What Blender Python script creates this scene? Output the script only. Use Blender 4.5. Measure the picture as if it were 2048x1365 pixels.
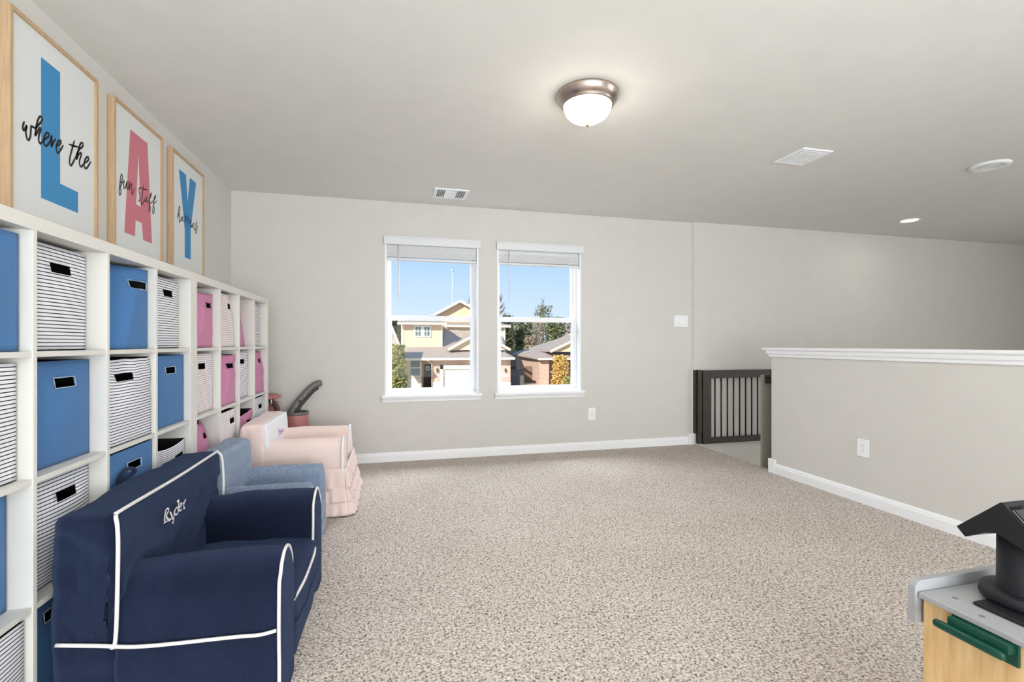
import bpy, bmesh, math, random
from mathutils import Vector, noise
random.seed(7)
for o in list(bpy.data.objects): bpy.data.objects.remove(o)
S = bpy.context.scene
COL = S.collection
PI = math.pi

# ------------------------------------------------------------------ camera
F_PX = 954.2354; YAW = 0.2456; CAM_H = 1.1131
cam = bpy.data.cameras.new('camera'); camo = bpy.data.objects.new('camera', cam); COL.objects.link(camo)
cam.sensor_fit = 'HORIZONTAL'; cam.sensor_width = 36; cam.lens = F_PX/2048*36
cam.shift_y = 5.16/2048; cam.clip_start = .02; cam.clip_end = 500
camo.location = (0, 0, CAM_H); camo.rotation_euler = (PI/2, 0, -YAW)
S.camera = camo
# ------------------------------------------------------------------ world, sun, lights, exposure
def lin(r, g, b):
    f = lambda c: (c/255)/12.92 if c/255 <= .04045 else ((c/255+.055)/1.055)**2.4
    return (f(r), f(g), f(b), 1)
W = bpy.data.worlds.new('sky'); S.world = W; W.use_nodes = True
nt = W.node_tree; nt.nodes.clear()
out = nt.nodes.new('ShaderNodeOutputWorld'); bg = nt.nodes.new('ShaderNodeBackground')
tc = nt.nodes.new('ShaderNodeTexCoord'); sx = nt.nodes.new('ShaderNodeSeparateXYZ'); rp = nt.nodes.new('ShaderNodeValToRGB')
nt.links.new(tc.outputs['Generated'], sx.inputs[0]); nt.links.new(sx.outputs['Z'], rp.inputs[0])
nt.links.new(rp.outputs[0], bg.inputs[0]); nt.links.new(bg.outputs[0], out.inputs[0])
e = rp.color_ramp.elements
e[0].position = 0.0; e[0].color = lin(222, 238, 255)
e[1].position = 1.0; e[1].color = lin(100, 160, 240)
k = e.new(.16); k.color = lin(180, 214, 255)
bg.inputs[1].default_value = 1.0

def light(name, kind, loc, rot, energy, color, **kw):
    l = bpy.data.lights.new(name, kind); l.energy = energy; l.color = color
    for a, b in kw.items(): setattr(l, a, b)
    o = bpy.data.objects.new(name, l); COL.objects.link(o); o.location = loc; o.rotation_euler = rot
    return o
sun = light('sun', 'SUN', (0, 0, 20), (0, 0, 0), 6.2, (1, .94, .84), angle=.009)
sun.rotation_euler = Vector((.62, .72, -.50)).to_track_quat('-Z', 'Y').to_euler()
# added fill lamp behind the camera, tilted up to brighten the whole room
light('rear_fill', 'AREA', (0.9, -2.75, .95), (PI/2+.5, 0, 0), 200, (.88, .95, 1), shape='RECTANGLE', size=4.0, size_y=1.5)
# the photographer's flash, bounced off the ceiling behind the camera
light('bounced_flash', 'AREA', (.5, -.55, 1.55), (PI, 0, 0), 26, (.9, .96, 1), shape='DISK', size=.9)
# skylight falling steeply through each window from above the roof line across the street
for wx in (.38, 1.46):
    light('window_skylight', 'AREA', (wx, 6.0, 3.0), Vector((0, -1, -.95)).to_track_quat('-Z', 'Y').to_euler(), 72, (.9, .96, 1), shape='RECTANGLE', size=1.0, size_y=1.0)
# added fill lamp, out of view by the right wall, brightening the stairwell side
light('stairwell_fill', 'AREA', (8.5, -.9, .9), (PI/2, 0, PI/2), 108, (.96, .985, 1), shape='RECTANGLE', size=3.5, size_y=3.2)
S.view_settings.view_transform = 'Standard'; S.view_settings.look = 'None'
S.view_settings.gamma = 1; S.view_settings.use_curve_mapping = False
S.view_settings.exposure = 0.13

# ------------------------------------------------------------------ materials
MATS = {}
def mat(name, col, rough=.6, var=.06, scale=40., bump=0., bscale=None, metal=0., spec=.4, sheen=0., col2=None, detail=3, emit=None, estr=0., sheen_tint=None, stretch=None):
    if name in MATS: return MATS[name]
    m = bpy.data.materials.new(name); m.use_nodes = True; n = m.node_tree.nodes; L = m.node_tree.links
    p = n['Principled BSDF']
    c = lin(*col); c2 = lin(*col2) if col2 else tuple(min(1, x*(1-var)) for x in c[:3])+(1,)
    t = n.new('ShaderNodeTexCoord'); nz = n.new('ShaderNodeTexNoise'); nz.inputs['Scale'].default_value = scale; nz.inputs['Detail'].default_value = detail
    if stretch:
        mp = n.new('ShaderNodeMapping'); mp.inputs['Scale'].default_value = stretch; L.new(t.outputs['Object'], mp.inputs[0]); L.new(mp.outputs[0], nz.inputs['Vector'])
    else: L.new(t.outputs['Object'], nz.inputs['Vector'])
    mr = n.new('ShaderNodeMapRange'); mr.inputs[1].default_value = .3; mr.inputs[2].default_value = .7
    L.new(nz.outputs['Fac'], mr.inputs[0])
    mx = n.new('ShaderNodeMix'); mx.data_type = 'RGBA'; mx.inputs[6].default_value = c; mx.inputs[7].default_value = c2
    L.new(mr.outputs[0], mx.inputs[0]); L.new(mx.outputs[2], p.inputs['Base Color'])
    p.inputs['Roughness'].default_value = rough; p.inputs['Metallic'].default_value = metal
    p.inputs['Specular IOR Level'].default_value = spec
    if sheen:
        p.inputs['Sheen Weight'].default_value = sheen; p.inputs['Sheen Roughness'].default_value = .4
        if sheen_tint: p.inputs['Sheen Tint'].default_value = lin(*sheen_tint)
    if bump:
        nb = n.new('ShaderNodeTexNoise'); nb.inputs['Scale'].default_value = bscale or scale*2; nb.inputs['Detail'].default_value = 4
        L.new(t.outputs['Object'], nb.inputs['Vector'])
        b = n.new('ShaderNodeBump'); b.inputs['Strength'].default_value = bump; b.inputs['Distance'].default_value = .004
        L.new(nb.outputs['Fac'], b.inputs['Height']); L.new(b.outputs[0], p.inputs['Normal'])
    if emit:
        p.inputs['Emission Color'].default_value = lin(*emit); p.inputs['Emission Strength'].default_value = estr
    MATS[name] = m
    return m
wall_m = mat('wall_paint', (216, 213, 208), .85, .03, 6, .12, 120, spec=.2)
ceil_m = mat('ceiling_paint', (229, 227, 222), .9, .03, 6, .16, 110, spec=.15)
white_m = mat('white_trim', (247, 248, 250), .45, .02, 10)
vinyl_m = mat('white_vinyl', (247, 248, 250), .4, .02, 10)
blind_m = mat('blind_white', (228, 229, 231), .5, .03, 30)
kallax_m = mat('white_laminate', (223, 220, 214), .5, .02, 20)
plate_m = mat('white_plastic', (246, 247, 248), .35, .02, 20)
duct_m = mat('duct_dark', (62, 62, 66), .8)
slot_m = mat('slot_grey', (120, 120, 122), .6)
oak_m = mat('oak_frame', (204, 172, 136), .55, .2, 30, .1, 200, stretch=(4, 4, .3))
poster_m = mat('poster_paper', (225, 227, 226), .7, .02, 60)
pblue_m = mat('print_blue', (66, 141, 194), .7, .06, 300)
ppink_m = mat('print_pink', (208, 124, 138), .7, .06, 300)
ink_m = mat('print_ink', (38, 34, 36), .7)
nickel_m = mat('brushed_nickel', (190, 176, 166), .3, .1, 60, metal=1.)
brass_m = mat('aged_brass', (120, 92, 52), .55, .1, 60, metal=.3)
bowl_m = mat('lamp_glass', (255, 250, 240), .3, .0, 5, emit=(255, 245, 230), estr=22.)
def bowl_glow(m, side, down):      # frosted bowl: hottest where the glass faces straight down
    n = m.node_tree.nodes; L = m.node_tree.links; p = n['Principled BSDF']
    g_ = n.new('ShaderNodeNewGeometry'); sz = n.new('ShaderNodeSeparateXYZ'); L.new(g_.outputs['Normal'], sz.inputs[0])
    a = n.new('ShaderNodeMath'); a.operation = 'MULTIPLY'; a.inputs[1].default_value = -1; L.new(sz.outputs['Z'], a.inputs[0])
    b = n.new('ShaderNodeMath'); b.operation = 'MAXIMUM'; b.inputs[1].default_value = 0; L.new(a.outputs[0], b.inputs[0])
    c = n.new('ShaderNodeMath'); c.operation = 'POWER'; c.inputs[1].default_value = 3; L.new(b.outputs[0], c.inputs[0])
    d = n.new('ShaderNodeMath'); d.operation = 'MULTIPLY_ADD'; d.inputs[1].default_value = down; d.inputs[2].default_value = side; L.new(c.outputs[0], d.inputs[0])
    L.new(d.outputs[0], p.inputs['Emission Strength'])
bowl_glow(bowl_m, 10., 120.)
led_m = mat('downlight_lens', (255, 255, 250), .3, .0, 5, emit=(255, 250, 238), estr=30.)
gate_m = mat('espresso_wood', (58, 48, 42), .45, .3, 30)
bar_m = mat('black_bar', (22, 20, 20), .4)
stub_m = wall_m
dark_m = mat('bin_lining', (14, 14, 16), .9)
navy_m = mat('navy_twill', (29, 37, 63), .9, .6, 420, .9, 700, sheen=.5, sheen_tint=(125, 150, 200), spec=.15)
pipe_m = mat('white_piping', (232, 228, 226), .7, .05, 100)
denim_m = mat('denim_chambray', (160, 174, 195), .9, .35, 260, .4, 500, col2=(104, 123, 150), stretch=(.3, .3, 2), detail=5, sheen=.2, spec=.15)
pink_m = mat('blush_cotton', (243, 221, 214), .9, .06, 120, .25, 300, sheen=.2, spec=.15)
white_c = mat('white_cotton', (238, 238, 242), .9, .04, 60, .2, 200, sheen=.15, spec=.15)
embp_m = mat('pink_thread', (205, 130, 190), .7, .1, 200)
bluebin_m = mat('blue_canvas', (84, 131, 186), .9, .3, 450, .3, 700, sheen=.1, spec=.15)
pinkbin_m = mat('pink_canvas', (214, 142, 178), .9, .22, 400, .3, 600, sheen=.1, spec=.15)
seam_m = mat('bin_seam', (178, 196, 216), .8)
counter_m = mat('grey_laminate', (165, 165, 167), .5, .05, 200)
maple_m = mat('toy_wood', (229, 195, 146), .5, .3, 14, .05, 200, detail=6, col2=(205, 164, 110), stretch=(1, 5, .6))
green_m = mat('green_plastic', (6, 68, 54), .35, .05, 30)
black_m = mat('black_plastic', (24, 23, 30), .45, .35, 600, .3, 900)
screen_m = mat('screen_glass', (140, 134, 108), .15, .1, 10)
grey_m = mat('toy_grey', (112, 110, 106), .4, .1, 40)
dgrey_m = mat('toy_dark_grey', (58, 56, 54), .45, .1, 40)
rose_m = mat('rose_plastic', (196, 128, 128), .5, .2, 60)
rosed_m = mat('rose_dark', (150, 92, 86), .5, .25, 50)
bolt_m = mat('dull_steel', (150, 150, 152), .4, metal=.6)

def carpet():
    m = bpy.data.materials.new('carpet'); m.use_nodes = True; n = m.node_tree.nodes; L = m.node_tree.links; p = n['Principled BSDF']
    t = n.new('ShaderNodeTexCoord')
    n0 = n.new('ShaderNodeTexNoise'); n0.inputs['Scale'].default_value = 105; n0.inputs['Detail'].default_value = 3.5; n0.inputs['Roughness'].default_value = .62; n0.inputs['Distortion'].default_value = .5
    L.new(t.outputs['Object'], n0.inputs['Vector'])
    v = n.new('ShaderNodeTexVoronoi'); v.inputs['Scale'].default_value = 170; L.new(t.outputs['Object'], v.inputs['Vector'])
    sep = n.new('ShaderNodeSeparateColor'); L.new(v.outputs['Color'], sep.inputs[0])
    ad = n.new('ShaderNodeMath'); ad.operation = 'MULTIPLY_ADD'; ad.inputs[1].default_value = .16
    L.new(sep.outputs[0], ad.inputs[0]); L.new(n0.outputs['Fac'], ad.inputs[2])
    r = n.new('ShaderNodeValToRGB'); L.new(ad.outputs[0], r.inputs[0])
    e = r.color_ramp.elements
    e[0].position = .40; e[0].color = lin(98, 88, 80)
    e[1].position = .80; e[1].color = lin(242, 234, 226)
    k = e.new(.50); k.color = lin(168, 157, 149)
    k = e.new(.60); k.color = lin(210, 200, 192)
    n2 = n.new('ShaderNodeTexNoise'); n2.inputs['Scale'].default_value = 2.2; n2.inputs['Detail'].default_value = 3
    L.new(t.outputs['Object'], n2.inputs['Vector'])
    mm = n.new('ShaderNodeMix'); mm.data_type = 'RGBA'; mm.blend_type = 'MULTIPLY'
    mr = n.new('ShaderNodeMapRange'); mr.inputs[1].default_value = .35; mr.inputs[2].default_value = .65; mr.inputs[3].default_value = 0; mr.inputs[4].default_value = .5
    L.new(n2.outputs['Fac'], mr.inputs[0]); L.new(mr.outputs[0], mm.inputs[0]); L.new(r.outputs[0], mm.inputs[6]); mm.inputs[7].default_value = (.9, .88, .86, 1)
    L.new(mm.outputs[2], p.inputs['Base Color'])
    p.inputs['Roughness'].default_value = 1; p.inputs['Specular IOR Level'].default_value = .05
    b = n.new('ShaderNodeBump'); b.inputs['Strength'].default_value = .5; b.inputs['Distance'].default_value = .006
    L.new(ad.outputs[0], b.inputs['Height']); L.new(b.outputs[0], p.inputs['Normal'])
    return m
carpet_m = carpet()

def stripes(name, base, line, n_lines, frac):
    m = bpy.data.materials.new(name); m.use_nodes = True; n = m.node_tree.nodes; L = m.node_tree.links; p = n['Principled BSDF']
    t = n.new('ShaderNodeTexCoord'); s = n.new('ShaderNodeSeparateXYZ'); L.new(t.outputs['UV'], s.inputs[0])
    a = n.new('ShaderNodeMath'); a.operation = 'MULTIPLY'; a.inputs[1].default_value = n_lines; L.new(s.outputs['Y'], a.inputs[0])
    f = n.new('ShaderNodeMath'); f.operation = 'FRACT'; L.new(a.outputs[0], f.inputs[0])
    g = n.new('ShaderNodeMath'); g.operation = 'LESS_THAN'; g.inputs[1].default_value = frac; L.new(f.outputs[0], g.inputs[0])
    mx = n.new('ShaderNodeMix'); mx.data_type = 'RGBA'; mx.inputs[6].default_value = lin(*base); mx.inputs[7].default_value = lin(*line)
    L.new(g.outputs[0], mx.inputs[0]); L.new(mx.outputs[2], p.inputs['Base Color']); p.inputs['Roughness'].default_value = .9; p.inputs['Specular IOR Level'].default_value = .15
    return m
strn_m = stripes('navy_striped_canvas', (236, 236, 240), (44, 48, 66), 29, .26)
strr_m = stripes('rose_striped_canvas', (240, 236, 236), (188, 152, 156), 29, .28)
strg_m = stripes('grey_striped_canvas', (238, 237, 238), (122, 118, 126), 29, .3)

def glass():
    m = bpy.data.materials.new('window_glass'); m.use_nodes = True; n = m.node_tree.nodes; L = m.node_tree.links; n.clear()
    o = n.new('ShaderNodeOutputMaterial'); t = n.new('ShaderNodeBsdfTransparent'); g = n.new('ShaderNodeBsdfGlossy'); g.inputs['Roughness'].default_value = .02
    mx = n.new('ShaderNodeMixShader'); mx.inputs[0].default_value = .004
    L.new(t.outputs[0], mx.inputs[1]); L.new(g.outputs[0], mx.inputs[2]); L.new(mx.outputs[0], o.inputs[0])
    return m
glass_m = glass()
def brick(name, c1, c2, mortar, sc=1.):
    m = bpy.data.materials.new(name); m.use_nodes = True; n = m.node_tree.nodes; L = m.node_tree.links; p = n['Principled BSDF']
    t = n.new('ShaderNodeTexCoord'); mp = n.new('ShaderNodeMapping'); mp.inputs['Rotation'].default_value = (PI/2, 0, 0)
    b = n.new('ShaderNodeTexBrick'); b.inputs['Color1'].default_value = lin(*c1); b.inputs['Color2'].default_value = lin(*c2); b.inputs['Mortar'].default_value = lin(*mortar)
    b.inputs['Scale'].default_value = sc; b.inputs['Brick Width'].default_value = .24; b.inputs['Row Height'].default_value = .085; b.inputs['Mortar Size'].default_value = .012
    cx = n.new('ShaderNodeCombineXYZ'); sp = n.new('ShaderNodeSeparateXYZ'); ad = n.new('ShaderNodeMath')
    L.new(t.outputs['Object'], sp.inputs[0]); L.new(sp.outputs['X'], ad.inputs[0]); L.new(sp.outputs['Y'], ad.inputs[1])
    L.new(ad.outputs[0], cx.inputs[0]); L.new(sp.outputs['Z'], cx.inputs[1]); L.new(cx.outputs[0], b.inputs['Vector'])
    L.new(b.outputs['Color'], p.inputs['Base Color']); p.inputs['Roughness'].default_value = .9
    return m
brick_m = brick('house_brick', (205, 160, 138), (172, 124, 104), (226, 212, 198))
brick2_m = brick('tan_brick', (196, 160, 138), (168, 132, 112), (210, 194, 178))
siding_m = mat('cream_siding', (226, 198, 162), .8, .04, 2)
ctrim_m = mat('cream_trim', (238, 220, 194), .8, .03, 3)
shingle_m = mat('roof_shingle', (178, 164, 150), .95, .3, 5, .5, 20, col2=(138, 126, 114))
garage_m = mat('garage_white', (238, 236, 230), .7, .02, 3)
stone_m = mat('pale_stone', (232, 222, 204), .9, .15, 6)
ddoor_m = mat('dark_door', (66, 54, 48), .5, .2, 3)
hglass_m = mat('house_window_glass', (96, 116, 112), .15, .4, 3, spec=.8)
fence_m = mat('weathered_fence', (152, 143, 132), .9, .3, 4)
dfence_m = mat('grey_gate_wood', (104, 103, 104), .9, .3, 4)
grass_m = mat('dry_grass', (196, 180, 140), 1, .3, 3, .4, 20)
road_m = mat('concrete_drive', (206, 202, 194), .95, .08, 2)
bark_m = mat('bark', (120, 104, 88), .95, .3, 10)
leafs = [mat('leaf_cedar', (128, 130, 84), .8, .5, 3, col2=(74, 82, 52)), mat('leaf_olive', (178, 172, 104), .8, .4, 4, col2=(118, 122, 66)),
         mat('leaf_gold', (226, 190, 112), .8, .3, 5, col2=(196, 152, 76)), mat('leaf_brown', (172, 154, 128), .9, .3, 4, col2=(132, 116, 94)),
         mat('leaf_dark', (92, 98, 66), .9, .4, 3, col2=(56, 62, 42))]

# ------------------------------------------------------------------ builders
ORG = {}
def link(o, parent, org):
    COL.objects.link(o)
    if parent is not None: o.parent = parent
    else: o.location = org
    ORG[o.name] = org
def thing(name, label, cat, loc, group=None, kind=None):
    o = bpy.data.objects.new(name, None); o.empty_display_size = .1
    link(o, None, Vector(loc)); tag(o, label, cat, group, kind); return o
def tag(o, label=None, cat=None, group=None, kind=None):
    if label: o['label'] = label
    if cat: o['category'] = cat
    if group: o['group'] = group
    if kind: o['kind'] = kind
    return o
class MB:
    def __init__(s): s.bm = bmesh.new(); s.uv = None
    def box(s, x0, x1, y0, y1, z0, z1, bev=0., seg=2):
        r = bmesh.ops.create_cube(s.bm, size=1); vs = r['verts']
        for v in vs: v.co = Vector(((x0+x1)/2+v.co.x*(x1-x0), (y0+y1)/2+v.co.y*(y1-y0), (z0+z1)/2+v.co.z*(z1-z0)))
        if bev:
            es = list({e for v in vs for e in v.link_edges})
            bmesh.ops.bevel(s.bm, geom=es, offset=bev, segments=seg, profile=.5, affect='EDGES')
        return s
    def poly(s, pts, d):     # prism: polygon pts extruded by vector d
        d = Vector(d); a = [s.bm.verts.new(p) for p in pts]; b = [s.bm.verts.new(Vector(p)+d) for p in pts]
        s.bm.faces.new(a); s.bm.faces.new(b[::-1]); n = len(a)
        for i in range(n): s.bm.faces.new((a[i], b[i], b[(i+1) % n], a[(i+1) % n]))
        return s
    def tube(s, pts, r, n=8, closed=False):
        pts = [Vector(p) for p in pts]; rr = r if isinstance(r, (list, tuple)) else [r]*len(pts); rings = []; N = len(pts)
        up = None
        for i, p in enumerate(pts):
            if closed: t = pts[(i+1) % N]-pts[i-1]
            else: t = pts[min(i+1, N-1)]-pts[max(i-1, 0)]
            t.normalize()
            if up is None: up = Vector((0, 0, 1)) if abs(t.z) < .9 else Vector((1, 0, 0))
            a = t.cross(up)
            if a.length < 1e-4: a = t.cross(Vector((.3, .7, .2)))
            a.normalize(); b = a.cross(t).normalized(); up = b
            rings.append([s.bm.verts.new(p+(a*math.cos(2*PI*k/n)+b*math.sin(2*PI*k/n))*rr[i]) for k in range(n)])
        for i in range(N if closed else N-1):
            A = rings[i]; B = rings[(i+1) % N]
            for k in range(n): s.bm.faces.new((A[k], A[(k+1) % n], B[(k+1) % n], B[k]))
        if not closed: s.bm.faces.new(rings[0][::-1]); s.bm.faces.new(rings[-1])
        return s
    def lathe(s, prof, c, n=32, axis='z'):
        rings = []
        for r, z in prof:
            if r < 1e-6: rings.append([s.bm.verts.new((c[0], c[1], c[2]+z))])
            else: rings.append([s.bm.verts.new((c[0]+r*math.cos(2*PI*k/n), c[1]+r*math.sin(2*PI*k/n), c[2]+z)) for k in range(n)])
        for A, B in zip(rings, rings[1:]):
            for k in range(n):
                q = [A[k % len(A)], A[(k+1) % len(A)], B[(k+1) % len(B)], B[k % len(B)]]
                q = list(dict.fromkeys(q))
                if len(q) > 2: s.bm.faces.new(q)
        return s
    def rings(s, rs, cap0=True, cap1=True, closed=True):
        V = [[s.bm.verts.new(p) for p in r] for r in rs]; n = len(V[0])
        for A, B in zip(V, V[1:]):
            for k in range(n if closed else n-1): s.bm.faces.new((A[k], A[(k+1) % n], B[(k+1) % n], B[k]))
        if cap0: s.bm.faces.new(V[0][::-1])
        if cap1: s.bm.faces.new(V[-1])
        return s
    def soft(s, x0, x1, y0, y1, z0, z1, r, n=10, fn=None):   # rounded, subdivided cushion block
        c = Vector(((x0+x1)/2, (y0+y1)/2, (z0+z1)/2)); h = Vector(((x1-x0)/2, (y1-y0)/2, (z1-z0)/2))
        tb_ = bmesh.new(); bmesh.ops.create_cube(tb_, size=2)
        bmesh.ops.subdivide_edges(tb_, edges=tb_.edges[:], cuts=n, use_grid_fill=True)
        allv = tb_.verts[:]
        for v in allv:
            p = Vector((math.sin(v.co.x*PI/2)*h.x, math.sin(v.co.y*PI/2)*h.y, math.sin(v.co.z*PI/2)*h.z))
            inner = Vector([max(-(h[i]-r), min(h[i]-r, p[i])) for i in range(3)])
            d = p-inner
            if d.length > 1e-9: p = inner+d.normalized()*r if sum(abs(x) > 1e-9 for x in d) > 1 else p
            p = c+p
            if fn: p = Vector(fn(p))
            v.co = p
        me_ = bpy.data.meshes.new('tmp'); tb_.to_mesh(me_); tb_.free(); s.bm.from_mesh(me_); bpy.data.meshes.remove(me_)
        return s
    def build(s, name, m, parent=None, smooth=False, label=None, cat=None, group=None, kind=None, org=None, at=None, rot=None):
        o_ = ORG[parent.name] if parent is not None else Vector(org if org else (0, 0, 0))
        bmesh.ops.recalc_face_normals(s.bm, faces=s.bm.faces)
        if at is None:
            for v in s.bm.verts: v.co -= o_
        if smooth:
            for f in s.bm.faces: f.smooth = True
        me = bpy.data.meshes.new(name); s.bm.to_mesh(me); s.bm.free(); me.materials.append(m)
        o = bpy.data.objects.new(name, me); link(o, parent, o_)
        tag(o, label, cat, group, kind)
        if at is not None: o.location = Vector(at)-(o_ if parent is not None else Vector()); o.rotation_euler = rot or (0, 0, 0)
        return o
def B(name, m, parent, *a, **k):
    bev = k.pop('bev', 0.); return MB().box(*a, bev=bev).build(name, m, parent, **k)
def wig(p, amp, sc, seed=0):
    n = noise.noise_vector(Vector(p)*sc+Vector((seed, seed*2.1, 0)))
    return Vector(p)+n*amp
def catmull(pts, k=6):
    pts = [Vector(p) for p in pts]; o = []
    P = [pts[0]*2-pts[1]]+pts+[pts[-1]*2-pts[-2]]
    for i in range(1, len(P)-2):
        for j in range(k):
            t = j/k; a, b, c, d = P[i-1], P[i], P[i+1], P[i+2]
            o.append(.5*((2*b)+(c-a)*t+(2*a-5*b+4*c-d)*t*t+(3*b-a-3*c+d)*t**3))
    o.append(pts[-1]); return o

# ================================================================== THE ROOM SHELL
XL = -1.367; YB = 4.642; H = 2.453; XH = 3.182; YE = 3.459; XR = 8.6; YR = -3.1; YS = 4.612
LOW = -2.75
def wall(name, *boxes, m=wall_m, label=None):
    b = MB()
    for q in boxes: b.box(*q)
    return b.build(name, m, None, kind='structure', label=label)
WT = .20
W1 = (-.068, .823); W2 = (1.012, 1.905); WZ = (.625, 2.07)
wall('wall_back', (XL-.1, W1[0], YB, YB+WT, -.02, H), (W1[1], W2[0], YB, YB+WT, -.02, H), (W2[1], 3.243, YB, YB+WT, -.02, H),
     (W1[0], W1[1], YB, YB+WT, -.02, WZ[0]), (W1[0], W1[1], YB, YB+WT, WZ[1], H), (W2[0], W2[1], YB, YB+WT, -.02, WZ[0]), (W2[0], W2[1], YB, YB+WT, WZ[1], H))
MB().box(3.243, XR, YS, YB+WT, LOW, H).poly([(3.207, YB+.002, -.02), (3.214, YB-.006, -.02), (3.232, YS+.003, -.02), (3.2435, YS, -.02), (3.2435, YB+.002, -.02)], (0, 0, H+.02)).build('wall_stairwell', wall_m, None, kind='structure')
wall('wall_left', (XL-.15, XL, YR, YB, -.02, H))
wall('wall_right', (XR, XR+.15, YR, YB+WT, LOW, H))
wall('wall_rear', (XL-.15, XR+.15, YR-.15, YR, LOW, H))
wall('ceiling', (XL-.15, XR+.15, YR-.15, YB+WT, H, H+.15), m=ceil_m)
wall('wall_half', (XH, XH+.12, YR, YE, LOW, 1.0))
wall('floor', (XL-.1, XH, YR, YB, -.25, 0.0), (XH, 3.23, YE, YS+.02, -.25, 0.0), m=carpet_m, label='beige speckled cut pile carpet')
wall('floor_lower', (XH+.12, XR, YR, YS, LOW-.1, LOW), m=carpet_m)
st = thing('stairs', 'carpeted stairs going down behind the half wall', None, (3.23, 4.03, LOW), kind='structure')
nose = MB()
nose.rings([[(3.22, y, .0-.0), (3.245, y, -.002), (3.262, y, -.012), (3.268, y, -.03), (3.262, y, -.05), (3.23, y, -.06)] for y in (YE+.005, YS)], closed=True).build('nosing', carpet_m, st, smooth=True)
for i in range(1, 14):
    z = -i*.195
    B('step', carpet_m, st, 3.23+(i-1)*.26, 3.23+i*.26+.03, YE+.01, YS-.01, max(LOW, z-.22), z, bev=.012)

# trim: half-wall cap, baseboards, corner blocks
cp = MB()
prof = [(0, 1.0), (-.013, 1.0), (-.016, 1.018), (-.026, 1.026), (-.03, 1.04), (-.03, 1.05), (-.036, 1.059), (-.05, 1.0595), (-.052, 1.0695), (-.048, 1.078), (.168, 1.078), (.172, 1.0695), (.17, 1.0595), (.156, 1.059), (.15, 1.04), (.146, 1.026), (.136, 1.018), (.133, 1.0), (.12, 1.0)]
def capring(y, g): return [(XH+(x-.06)*1.0+.06, y+g*(max(0, -x)), z) for x, z in prof]
cp.rings([[(XH+x, YR, z) for x, z in prof], [(XH+x, YE+max(0., -x if x < .06 else x-.12)*1.1, z) for x, z in prof]])
cp.build('trim_1', white_m, None, kind='structure', label='white moulded cap along the half wall')
def base(name, p0, p1, nrm):
    p0 = Vector(p0); p1 = Vector(p1); n = Vector(nrm)
    pr = [(0, 0), (.014, 0), (.014, .06), (.011, .068), (.009, .078), (.004, .087), (0, .088)]
    return MB().rings([[p+n*a+Vector((0, 0, z)) for a, z in pr] for p in (p0, p1)]).build(name, white_m, None, kind='structure')
base('baseboard_back', (XL, YB, 0), (3.165, YB, 0), (0, -1, 0))
base('baseboard_right', (XH, YR, 0), (XH, 3.41, 0), (-1, 0, 0))
base('baseboard_left', (XL, YR, 0), (XL, YB, 0), (1, 0, 0))
B('trim_2', white_m, None, 3.163, 3.238, YB-.022, YB+.02, -.005, .118, bev=.004, kind='structure')
B('trim_3', white_m, None, XH-.018, XH+.03, 3.408, YE+.022, -.01, .118, bev=.004, kind='structure')
# lower board beside the half-wall end that the gate latches to
gp = thing('gate_latch_board', 'latch board standing beyond the half wall end, its shade painted in as grey', 'board', (3.3, 3.63, 0))
MB().box(3.232, 3.40, 3.625, 3.645, -.19, .83, bev=.003).box(3.36, 3.40, 3.462, 3.63, -.19, .83).build('panel', mat('shaded_board_paint', (150, 147, 136), .8, .05, 20), gp)  # wall-coloured board; its shade is painted in as a darker grey
MB().box(3.262, 3.34, 3.606, 3.6245, .755, .832, bev=.003).build('latch_plate', gate_m, gp, label='dark brown latch plate')
for z in (.775, .81): MB().lathe([(0, .0), (.006, .001), (.006, .004), (0, .005)], (0, 0, 0), 10).build('screw', bolt_m, gp, at=(3.315, 3.606, z), rot=(PI/2, 0, 0))

# safety gate folded back along the stairwell wall
g = thing('safety_gate', 'dark brown wooden safety gate with black bars, folded against stairwell wall', 'gate', (3.7, 4.57, .0))
B('hinge_post', gate_m, g, 3.243, 3.292, 4.563, 4.611, .015, .822, bev=.003)
B('wall_strip', gate_m, g, 3.222, 3.2425, 4.59, 4.6415, .125, .822, bev=.002)
GY = (4.553, 4.583)
B('stile', gate_m, g, 3.296, 3.402, *GY, .012, .818, bev=.004)
B('stile', gate_m, g, 4.17, 4.26, *GY, .012, .818, bev=.004)
B('top_rail', gate_m, g, 3.402, 4.17, *GY, .732, .818, bev=.004)
B('bottom_rail', gate_m, g, 3.402, 4.17, *GY, .012, .078, bev=.004)
x = 3.457
while x < 4.15:
    MB().tube([(x, 4.568, .076), (x, 4.568, .734)], .0075, 8).build('bar', bar_m, g, smooth=True); x += .0795
for z in (.12, .70): MB().tube([(3.294, 4.556, z-.03), (3.294, 4.556, z+.03)], .006, 8).build('hinge', bar_m, g, smooth=True)

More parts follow.
